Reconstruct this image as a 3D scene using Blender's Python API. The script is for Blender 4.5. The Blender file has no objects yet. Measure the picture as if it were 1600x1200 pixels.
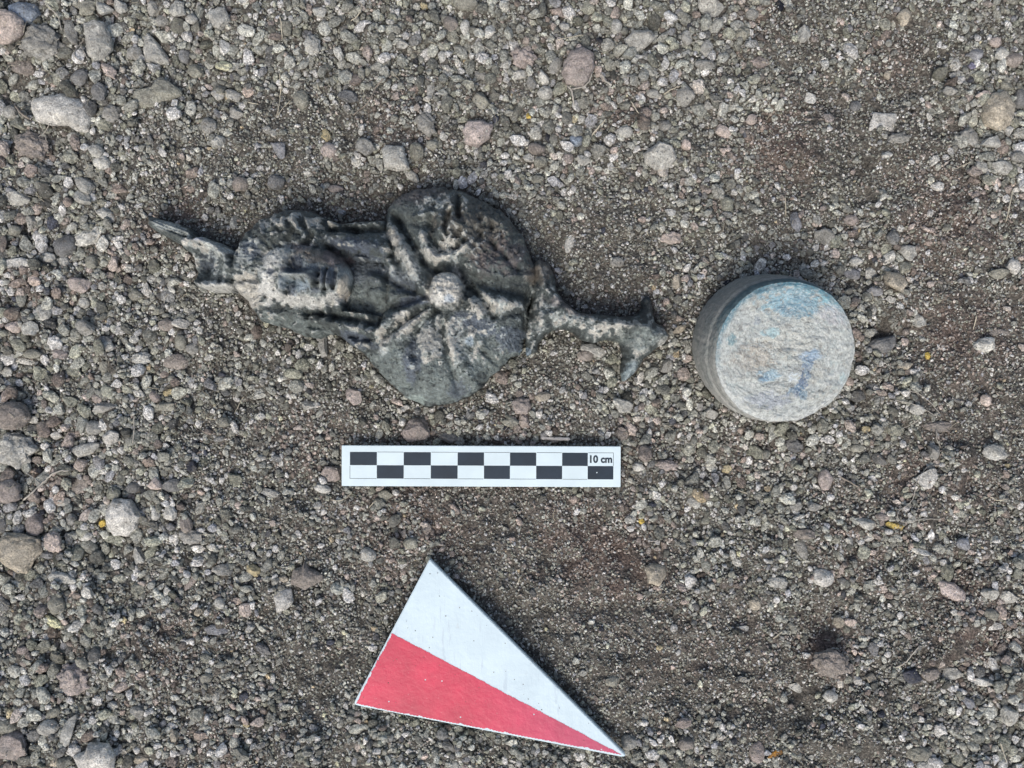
import bpy, math, random
import numpy as np
from mathutils import Vector

# ------------------------------------------------------------------ camera, world, sun, exposure
scene = bpy.context.scene
H = 0.32                      # camera height over the soil, metres
PPM = 4110.0                  # photograph pixels per metre on the soil (the 10 cm bar gives it)
cam_data = bpy.data.cameras.new("camera")
cam = bpy.data.objects.new("camera", cam_data)
scene.collection.objects.link(cam)
cam.location = (0.0, 0.0, H)
cam.rotation_euler = (0.0, 0.0, 0.0)
cam_data.sensor_width = 36.0
cam_data.lens = 36.0 * H / (1600.0 / PPM)
cam_data.clip_start = 0.01
cam_data.clip_end = 50.0
scene.camera = cam

SUN_ELEV = math.radians(52.0)
SUN_FROM = (-0.30, -0.95)                      # the side the light comes from (towards the bottom of the picture)
world = bpy.data.worlds.new("World")
scene.world = world
world.use_nodes = True
nt = world.node_tree
nt.nodes.clear()
sky = nt.nodes.new("ShaderNodeTexSky")
sky.sky_type = 'NISHITA'
sky.sun_disc = False
sky.sun_elevation = SUN_ELEV
sky.sun_rotation = math.atan2(SUN_FROM[0], SUN_FROM[1])
sky.air_density = 1.0
sky.dust_density = 4.0
sky.ozone_density = 1.0
bg = nt.nodes.new("ShaderNodeBackground")
bg.inputs['Strength'].default_value = 0.092
wo = nt.nodes.new("ShaderNodeOutputWorld")
nt.links.new(sky.outputs[0], bg.inputs[0])
nt.links.new(bg.outputs[0], wo.inputs[0])

sun_data = bpy.data.lights.new("sun", 'SUN')
sun_data.energy = 1.05
sun_data.angle = math.radians(28.0)
sun_data.color = (1.0, 0.965, 0.92)
sun = bpy.data.objects.new("sun", sun_data)
scene.collection.objects.link(sun)
_l = math.hypot(*SUN_FROM)
_d = Vector((SUN_FROM[0] / _l * math.cos(SUN_ELEV), SUN_FROM[1] / _l * math.cos(SUN_ELEV), math.sin(SUN_ELEV)))
sun.rotation_euler = _d.to_track_quat('Z', 'Y').to_euler()
sun.location = _d * 3.0

scene.view_settings.view_transform = 'Standard'
scene.view_settings.look = 'None'
scene.view_settings.exposure = 0.64
scene.view_settings.gamma = 1.0
scene.render.engine = 'CYCLES'

rng = np.random.default_rng(7)
random.seed(7)

# ------------------------------------------------------------------ helpers
def W(px, py, z=0.0):
    """place of a point seen at pixel (px, py) of the photograph and lying z metres over the soil"""
    f = (H - z) / H / PPM
    return ((px - 800.0) * f, (600.0 - py) * f, z)

def _hash(ix, iy, iz, seed):
    n = (ix.astype(np.int64) * 374761393 + iy.astype(np.int64) * 668265263 + iz.astype(np.int64) * 2147483647 + seed * 144665) & 0xFFFFFFFF
    n = ((n ^ (n >> 13)) * 1274126177) & 0xFFFFFFFF
    n = (n ^ (n >> 16)) & 0xFFFFFFFF
    n = (n * 2246822519) & 0xFFFFFFFF
    n = n ^ (n >> 15)
    return (n & 0xFFFFFF) / float(0xFFFFFF) * 2.0 - 1.0

def vnoise(x, y, z=0.0, seed=0):
    x = np.asarray(x, float); y = np.asarray(y, float); z = np.zeros_like(x) + z
    ix, iy, iz = np.floor(x), np.floor(y), np.floor(z)
    fx, fy, fz = x - ix, y - iy, z - iz
    fx = fx * fx * (3 - 2 * fx); fy = fy * fy * (3 - 2 * fy); fz = fz * fz * (3 - 2 * fz)
    r = 0
    for a in (0, 1):
        for b in (0, 1):
            for c in (0, 1):
                w = (fx if a else 1 - fx) * (fy if b else 1 - fy) * (fz if c else 1 - fz)
                r = r + w * _hash(ix + a, iy + b, iz + c, seed)
    return r

def fbm(x, y, z=0.0, seed=0, octs=3, gain=0.5):
    r = 0; a = 1.0; f = 1.0; t = 0
    for k in range(octs):
        r = r + a * vnoise(x * f + 17.3 * k, y * f - 9.1 * k, (z * f if np.ndim(z) or z else 0.0), seed + k)
        t += a; a *= gain; f *= 2.03
    return r / t * 1.6

def smooth(e0, e1, x):
    t = np.clip((x - e0) / (e1 - e0), 0, 1)
    return t * t * (3 - 2 * t)

def mesh_np(name, verts, faces, smooth_shade=True, cols=None):
    """faces: (n,3) or (n,4) array"""
    me = bpy.data.meshes.new(name)
    verts = np.ascontiguousarray(verts, dtype=np.float32)
    faces = np.ascontiguousarray(faces, dtype=np.int32)
    k = faces.shape[1]
    me.vertices.add(len(verts)); me.vertices.foreach_set("co", verts.ravel())
    me.loops.add(faces.size); me.loops.foreach_set("vertex_index", faces.ravel())
    me.polygons.add(len(faces))
    me.polygons.foreach_set("loop_start", np.arange(0, faces.size, k, dtype=np.int32))
    me.polygons.foreach_set("use_smooth", np.full(len(faces), smooth_shade, dtype=bool))
    me.update(calc_edges=True)
    if cols is not None:
        at = me.attributes.new("col", 'FLOAT_COLOR', 'POINT')
        c4 = np.ones((len(verts), 4), dtype=np.float32); c4[:, :3] = cols
        at.data.foreach_set("color", c4.ravel())
    me.validate()
    return me

def link(name, me, mat=None, parent=None, loc=None):
    o = bpy.data.objects.new(name, me)
    scene.collection.objects.link(o)
    if mat is not None:
        me.materials.append(mat)
    if parent is not None:
        o.parent = parent
    if loc is not None:
        o.location = loc
    return o

def tag(o, label, cat, group=None, kind=None):
    if label: o['label'] = label
    if cat: o['category'] = cat
    if group: o['group'] = group
    if kind: o['kind'] = kind
    return o

def empty(name, loc):
    o = bpy.data.objects.new(name, None)
    o.empty_display_size = 0.01
    scene.collection.objects.link(o)
    o.location = loc
    return o

# ---- node helper
class NT:
    def __init__(self, name):
        self.m = bpy.data.materials.new(name)
        self.m.use_nodes = True
        self.t = self.m.node_tree
        self.b = self.t.nodes['Principled BSDF']
    def n(self, typ, **kw):
        nd = self.t.nodes.new(typ)
        for k, v in kw.items():
            if k in nd.inputs: nd.inputs[k].default_value = v
            else: setattr(nd, k, v)
        return nd
    def l(self, a, b): self.t.links.new(a, b)
    def noise(self, vec, scale, detail=4.0, rough=0.6):
        nd = self.n("ShaderNodeTexNoise"); nd.inputs['Scale'].default_value = scale
        nd.inputs['Detail'].default_value = detail; nd.inputs['Roughness'].default_value = rough
        self.l(vec, nd.inputs['Vector']); return nd.outputs['Fac']
    def ramp(self, fac, stops):
        nd = self.n("ShaderNodeValToRGB"); cr = nd.color_ramp
        while len(cr.elements) < len(stops): cr.elements.new(0.5)
        for e, (p, c) in zip(cr.elements, stops):
            e.position = p; e.color = (c, c, c, 1) if np.isscalar(c) else (*c, 1)
        self.l(fac, nd.inputs[0]); return nd.outputs[0]
    def mix(self, fac, a, b, mode='MIX'):
        nd = self.n("ShaderNodeMix", data_type='RGBA', blend_type=mode)
        for s, v in ((0, fac), (6, a), (7, b)):
            if hasattr(v, 'links'): self.l(v, nd.inputs[s])
            elif s == 0: nd.inputs[0].default_value = v
            else: nd.inputs[s].default_value = (*v, 1)
        return nd.outputs[2]
    def bump(self, h, dist, strength=1.0, prev=None):
        nd = self.n("ShaderNodeBump"); nd.inputs['Distance'].default_value = dist
        nd.inputs['Strength'].default_value = strength
        self.l(h, nd.inputs['Height'])
        if prev is not None: self.l(prev, nd.inputs['Normal'])
        return nd.outputs[0]
    def obj(self): return self.n("ShaderNodeTexCoord").outputs['Object']

# ------------------------------------------------------------------ materials
def stone_material(name, source):
    k = NT(name); P = k.n("ShaderNodeNewGeometry").outputs['Position']
    if source == 'object':
        base = k.n("ShaderNodeObjectInfo").outputs['Color']
    elif source == 'instance':
        a = k.n("ShaderNodeAttribute"); a.attribute_type = 'INSTANCER'; a.attribute_name = 'col'; base = a.outputs['Color']
    else:
        a = k.n("ShaderNodeAttribute"); a.attribute_name = 'col'; base = a.outputs['Color']
    n1 = k.noise(P, 260, 5, 0.65)
    n2 = k.noise(P, 1500, 4, 0.75)
    n3 = k.noise(P, 620, 2, 0.6)
    c = k.mix(1.0, base, k.ramp(n1, [(0.30, 0.62), (0.5, 0.98), (0.68, 1.35)]), 'MULTIPLY')
    c = k.mix(1.0, c, k.ramp(n2, [(0.35, 0.62), (0.5, 1.0), (0.64, 1.45)] if source == 'object' else [(0.35, 0.42), (0.5, 1.0), (0.63, 1.85)]), 'MULTIPLY')
    n4 = k.noise(P, 120, 4, 0.6)
    c = k.mix(k.ramp(n4, [(0.46, 0.0), (0.68, 0.4)]), c, (0.31, 0.298, 0.265))      # pale dust
    c = k.mix(k.ramp(n3, [(0.58, 0.0), (0.68, 0.55)]), c, (0.15, 0.138, 0.115))      # clinging soil
    k.l(c, k.b.inputs['Base Color'])
    k.b.inputs['Roughness'].default_value = 0.88
    k.b.inputs['Specular IOR Level'].default_value = 0.3
    bn = k.bump(k.noise(P, 480, 5, 0.7), 0.0010, 1.0)
    bn = k.bump(n2, 0.0004, 1.0, bn)
    k.l(bn, k.b.inputs['Normal'])
    return k.m

M_stone = stone_material("stone", 'object')
M_grain = stone_material("grain", 'instance')

def soil_material():
    k = NT("soil"); P = k.n("ShaderNodeNewGeometry").outputs['Position']
    a = k.n("ShaderNodeAttribute"); a.attribute_name = 'col'
    n1 = k.noise(P, 900, 5, 0.75); n2 = k.noise(P, 90, 4, 0.6)
    c = k.mix(1.0, a.outputs['Color'], k.ramp(n1, [(0.34, 0.35), (0.5, 1.0), (0.64, 2.0)]), 'MULTIPLY')
    c = k.mix(1.0, c, k.ramp(n2, [(0.3, 0.8), (0.7, 1.25)]), 'MULTIPLY')
    k.l(c, k.b.inputs['Base Color'])
    k.b.inputs['Roughness'].default_value = 0.95
    k.b.inputs['Specular IOR Level'].default_value = 0.15
    v = k.n("ShaderNodeTexVoronoi"); v.inputs['Scale'].default_value = 900; k.l(P, v.inputs['Vector'])
    bn = k.bump(v.outputs['Distance'], 0.0006, 1.0)
    bn = k.bump(n1, 0.0006, 1.0, bn)
    k.l(bn, k.b.inputs['Normal'])
    return k.m
M_soil = soil_material()

def bronze_material():
    k = NT("corroded_bronze"); P = k.n("ShaderNodeNewGeometry").outputs['Position']
    a = k.n("ShaderNodeAttribute"); a.attribute_name = 'col'
    n1 = k.noise(P, 420, 6, 0.75); n2 = k.noise(P, 1500, 3, 0.7)
    c = k.mix(1.0, a.outputs['Color'], k.ramp(n1, [(0.34, 0.7), (0.5, 1.0), (0.66, 1.35)]), 'MULTIPLY')
    n5 = k.noise(P, 850, 4, 0.75)
    c = k.mix(1.0, c, k.ramp(n5, [(0.36, 0.75), (0.5, 1.0), (0.63, 1.3)]), 'MULTIPLY')
    c = k.mix(k.ramp(n2, [(0.64, 0.0), (0.74, 0.35)]), c, (0.46, 0.50, 0.48))
    c = k.mix(k.ramp(n2, [(0.28, 0.4), (0.36, 0.0)]), c, (0.04, 0.048, 0.048))
    k.l(c, k.b.inputs['Base Color'])
    k.b.inputs['Roughness'].default_value = 0.55
    k.b.inputs['Specular IOR Level'].default_value = 0.5
    bn = k.bump(n1, 0.0013, 1.0); bn = k.bump(n2, 0.0003, 0.9, bn)
    k.l(bn, k.b.inputs['Normal'])
    return k.m
M_bronze = bronze_material()

def plain(name, col, rough=0.5, nscale=60, lo=0.92, hi=1.05, bump=0.00005, spec=0.4):
    k = NT(name); P = k.obj()
    n1 = k.noise(P, nscale, 5, 0.65)
    c = k.mix(1.0, col, k.ramp(n1, [(0.3, lo), (0.7, hi)]), 'MULTIPLY')
    k.l(c, k.b.inputs['Base Color'])
    k.b.inputs['Roughness'].default_value = rough
    k.b.inputs['Specular IOR Level'].default_value = spec
    k.l(k.bump(k.noise(P, 700, 4, 0.6), bump), k.b.inputs['Normal'])
    return k.m

# ------------------------------------------------------------------ footprints of the finds and boards (photo pixels)
TRI = [(672, 869), (553, 1094), (978, 1178)]
BAR = [(535, 695), (970, 698), (970, 760), (533, 759)]
TORSO = [(598,345),(604,322),(620,303),(648,291),(690,289),(712,291),(738,301),(762,315),(786,328),(806,350),(822,375),(832,400),(838,430),(835,455),(826,480),(823,505),(820,535),(812,553),(797,560),(782,578),(765,588),(752,606),(735,620),(705,631),(668,637),(640,626),(612,604),(590,582),(574,562),(560,548),(550,510),(545,470),(548,430),(560,390),(580,360)]
HAIR = [(352,434),(356,405),(364,384),(378,362),(396,343),(425,329),(455,322),(490,327),(512,341),(532,347),(560,342),(600,341),(616,372),(612,410),(600,450),(604,500),(602,545),(575,550),(548,541),(520,520),(503,519),(490,527),(468,524),(448,513),(425,508),(404,502),(388,483),(374,463),(360,450)]
HEAD_DRESS = [(226,334),(240,338),(262,343),(288,352),(303,366),(320,370),(342,377),(360,390),(368,412),(370,436),(362,452),(345,453),(325,453),(306,448),(302,440),(304,428),(301,408),(294,393),(276,381),(252,367),(229,352)]
STEM = [(822,556),(820,520),(824,490),(830,470),(832,440),(828,412),(842,402),(858,408),(866,424),(870,440),(873,454),(884,468),(905,486),(935,489),(970,492),(1000,491),(1006,482),(1004,470),(1011,460),(1020,468),(1023,485),(1027,500),(1040,510),(1050,524),(1043,536),(1028,545),(1010,560),(996,582),(977,597),(973,580),(978,556),(972,533),(950,529),(930,535),(912,530),(898,518),(885,513),(868,514),(853,522),(843,536),(840,550)]

def seg_dist(X, Y, pts, closed=True):
    d = np.full(X.shape, 1e9)
    n = len(pts)
    for i in range(n if closed else n - 1):
        ax, ay = pts[i]; bx, by = pts[(i + 1) % n]
        vx, vy = bx - ax, by - ay
        t = np.clip(((X - ax) * vx + (Y - ay) * vy) / (vx * vx + vy * vy + 1e-9), 0, 1)
        d = np.minimum(d, np.hypot(X - ax - t * vx, Y - ay - t * vy))
    return d

def inside(X, Y, pts):
    r = np.zeros(X.shape, bool); n = len(pts); j = n - 1
    for i in range(n):
        xi, yi = pts[i]; xj, yj = pts[j]
        if yi != yj:
            r ^= ((yi > Y) != (yj > Y)) & (X < (xj - xi) * (Y - yi) / (yj - yi) + xi)
        j = i
    return r

def sdist(X, Y, pts):                       # positive inside
    d = seg_dist(X, Y, pts)
    return np.where(inside(X, Y, pts), d, -d)

def foot_dist(X, Y):
    """signed pixel distance to the nearest thing lying on the soil (positive inside its footprint)"""
    d = np.maximum(sdist(X, Y, TRI), sdist(X, Y, BAR))
    for p in (TORSO, HAIR, HEAD_DRESS, STEM):
        d = np.maximum(d, sdist(X, Y, p))
    return np.maximum(d, 112 - np.hypot(X - 1195, Y - 542))

# ------------------------------------------------------------------ how coarse and how red the soil is
COARSE = [(60,60,1),(200,60,.9),(340,60,.8),(80,250,1),(60,400,.9),(150,540,1),(40,700,1),(200,760,1),(270,860,.9),(60,860,1),(100,1000,.7),(60,1130,1),(200,1150,1),(300,1130,.6),(250,1020,.35),(380,900,.7),
 (280,250,.55),(350,200,.5),(430,60,.9),(560,50,.9),(700,60,.8),(830,60,1),(980,60,1),(1110,90,.95),(1150,150,.7),(1000,200,.6),(900,200,.8),(1080,250,.6),(800,200,.7),(620,210,.45),(480,180,.25),(430,270,.3),(300,330,.4),(560,300,.45),
 (250,440,.6),(220,480,.7),(400,560,.55),(330,600,.5),(470,600,.5),(430,680,.35),(360,760,.45),(520,800,.45),(500,880,.4),(420,980,.4),(500,1060,.3),(450,1150,.6),(600,1160,.6),(800,1190,.6),
 (930,420,.15),(960,330,.35),(1050,400,.5),(1100,330,.55),(1250,240,.1),(1300,120,.4),(1400,160,.35),(1250,60,.4),(1450,250,.2),(1480,340,.1),(1540,130,.9),(1560,260,.9),(1590,400,.4),(1500,60,.4),
 (1350,400,.75),(1400,520,.6),(1500,530,.15),(1560,600,.2),(1370,640,.7),(1500,650,.35),(1550,760,.45),(1450,860,.55),(1330,820,.5),(1200,740,.55),(1060,700,.7),(1000,600,.8),(900,600,.5),(780,630,.6),(690,670,.5),
 (1050,780,.6),(1130,860,.6),(900,800,.3),(780,850,.15),(850,950,.1),(950,880,.1),(1000,1000,.1),(1100,1050,.15),(1180,960,.3),(1230,1100,.3),(1100,1170,.5),(1300,900,.5),(1350,1000,.5),(1450,980,.3),(1400,1110,.3),(1550,1080,.8),(1560,1180,.9),(1560,930,.5),(1200,1180,.5)]
RED = [(1215,235,60,.9),(1240,180,50,.4),(1480,340,90,.8),(1400,90,50,.5),(1510,520,85,.7),(950,868,80,1.),(880,850,60,.8),(1000,880,50,.8),(640,800,110,.6),(480,690,60,.5),(1290,1010,50,.9),(1530,1000,70,.8),(1490,920,60,.6),
 (20,450,40,.8),(615,190,40,.7),(970,170,45,.6),(300,325,40,.6),(230,375,30,.6),(170,420,30,.6),(75,760,40,.9),(1330,840,60,.6),(1420,750,50,.6),(820,690,60,.4),(1000,690,60,.4),(1340,870,60,.6),(560,340,40,.3),(1180,30,50,.5),(90,970,50,.4),(260,1010,60,.5),(340,1150,50,.5),(1120,1010,110,.35),(800,760,60,.3),(1180,690,60,.3),(1500,730,90,.4)]

def coarse(X, Y):
    num = 0; den = 0
    for x, y, c in COARSE:
        w = 1.0 / (((X - x) ** 2 + (Y - y) ** 2) / 900.0 + 1.0) ** 1.8
        num = num + w * c; den = den + w
    c = (num / den - .5) * 1.15 + .47 + 0.30 * fbm(X / 42, Y / 42, seed=5)
    return np.clip(c, 0.02, 1)

def redness(X, Y):
    r = 0
    for x, y, s, a in RED:
        r = np.maximum(r, a * np.exp(-((X - x) ** 2 + (Y - y) ** 2) / (s * s)))
    return np.clip(r * (1 + 0.8 * fbm(X / 18, Y / 18, seed=11)) + 0.10 * fbm(X / 60, Y / 60, seed=12), 0, 1)

def terrain(X, Y, fd=None):
    """soil height in metres; X, Y in photo pixels"""
    t = 0.0022 * fbm(X / 170, Y / 170, seed=21) + 0.0023 * fbm(X / 48, Y / 48, seed=22) + 0.0013 * fbm(X / 17, Y / 17, seed=23)
    for x, y, s, a in ((1290,985,45,-.005),(1300,1045,30,.004),(1570,1000,50,-.003),(1375,515,25,-.004),(40,130,40,-.003),(950,870,70,-.002),(1030,830,40,.001),(1050,1000,110,.0015),(1480,330,90,.002),(1250,230,70,.002),(1250,1090,40,-.003),(20,590,40,-.003),(130,780,30,-.002)):
        t = t + a * np.exp(-((X - x) ** 2 + (Y - y) ** 2) / (s * s))
    if fd is None:
        fd = foot_dist(X, Y)
    k = smooth(-40, 5, fd)
    return t * (1 - k) - 0.0015 * k

# the ground sheet: fine steps in view, wide steps beyond
def axis(lo, hi, step, far):
    a = np.arange(lo, hi + step, step)
    out = []; s = step
    p = lo
    while p > -far: s *= 1.35; p -= s; out.append(p)
    q = a[-1]; s = step; out2 = []
    while q < far: s *= 1.35; q += s; out2.append(q)
    return np.concatenate([out[::-1], a, out2])
gx = axis(-290, 1890, 5.0, 9000); gy = axis(-290, 1490, 5.0, 9000)
GX, GY = np.meshgrid(gx, gy)
away = smooth(0, 250, np.maximum(np.maximum(-290 - GX, GX - 1890), np.maximum(-290 - GY, GY - 1490)))
inview = (GX > -300) & (GX < 1900) & (GY > -300) & (GY < 1500)
FD = np.full(GX.shape, -999.0); FD[inview] = foot_dist(GX[inview], GY[inview])
TZ = terrain(GX, GY, FD)
TZ = (TZ + 0.0004 * fbm(GX / 11.0, GY / 11.0, seed=31, octs=2)) * (1 - away)
RR = (redness(GX, GY) * (1 - away))[..., None]
gcol = np.array([0.135, 0.126, 0.108]) * (1 - RR) + np.array([0.150, 0.118, 0.100]) * RR
gcol = gcol * (0.75 + 0.5 * coarse(GX, GY)[..., None] * 0 + 0.12)
V = np.stack([(GX - 800) / PPM, (600 - GY) / PPM, TZ], -1).reshape(-1, 3)
ny, nx = GX.shape
idx = np.arange(ny * nx).reshape(ny, nx)
F = np.stack([idx[:-1, :-1], idx[1:, :-1], idx[1:, 1:], idx[:-1, 1:]], -1).reshape(-1, 4)
ground = link("ground", mesh_np("ground", V, F, True, gcol.reshape(-1, 3)), M_soil)
tag(ground, None, None, kind='structure')

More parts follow.
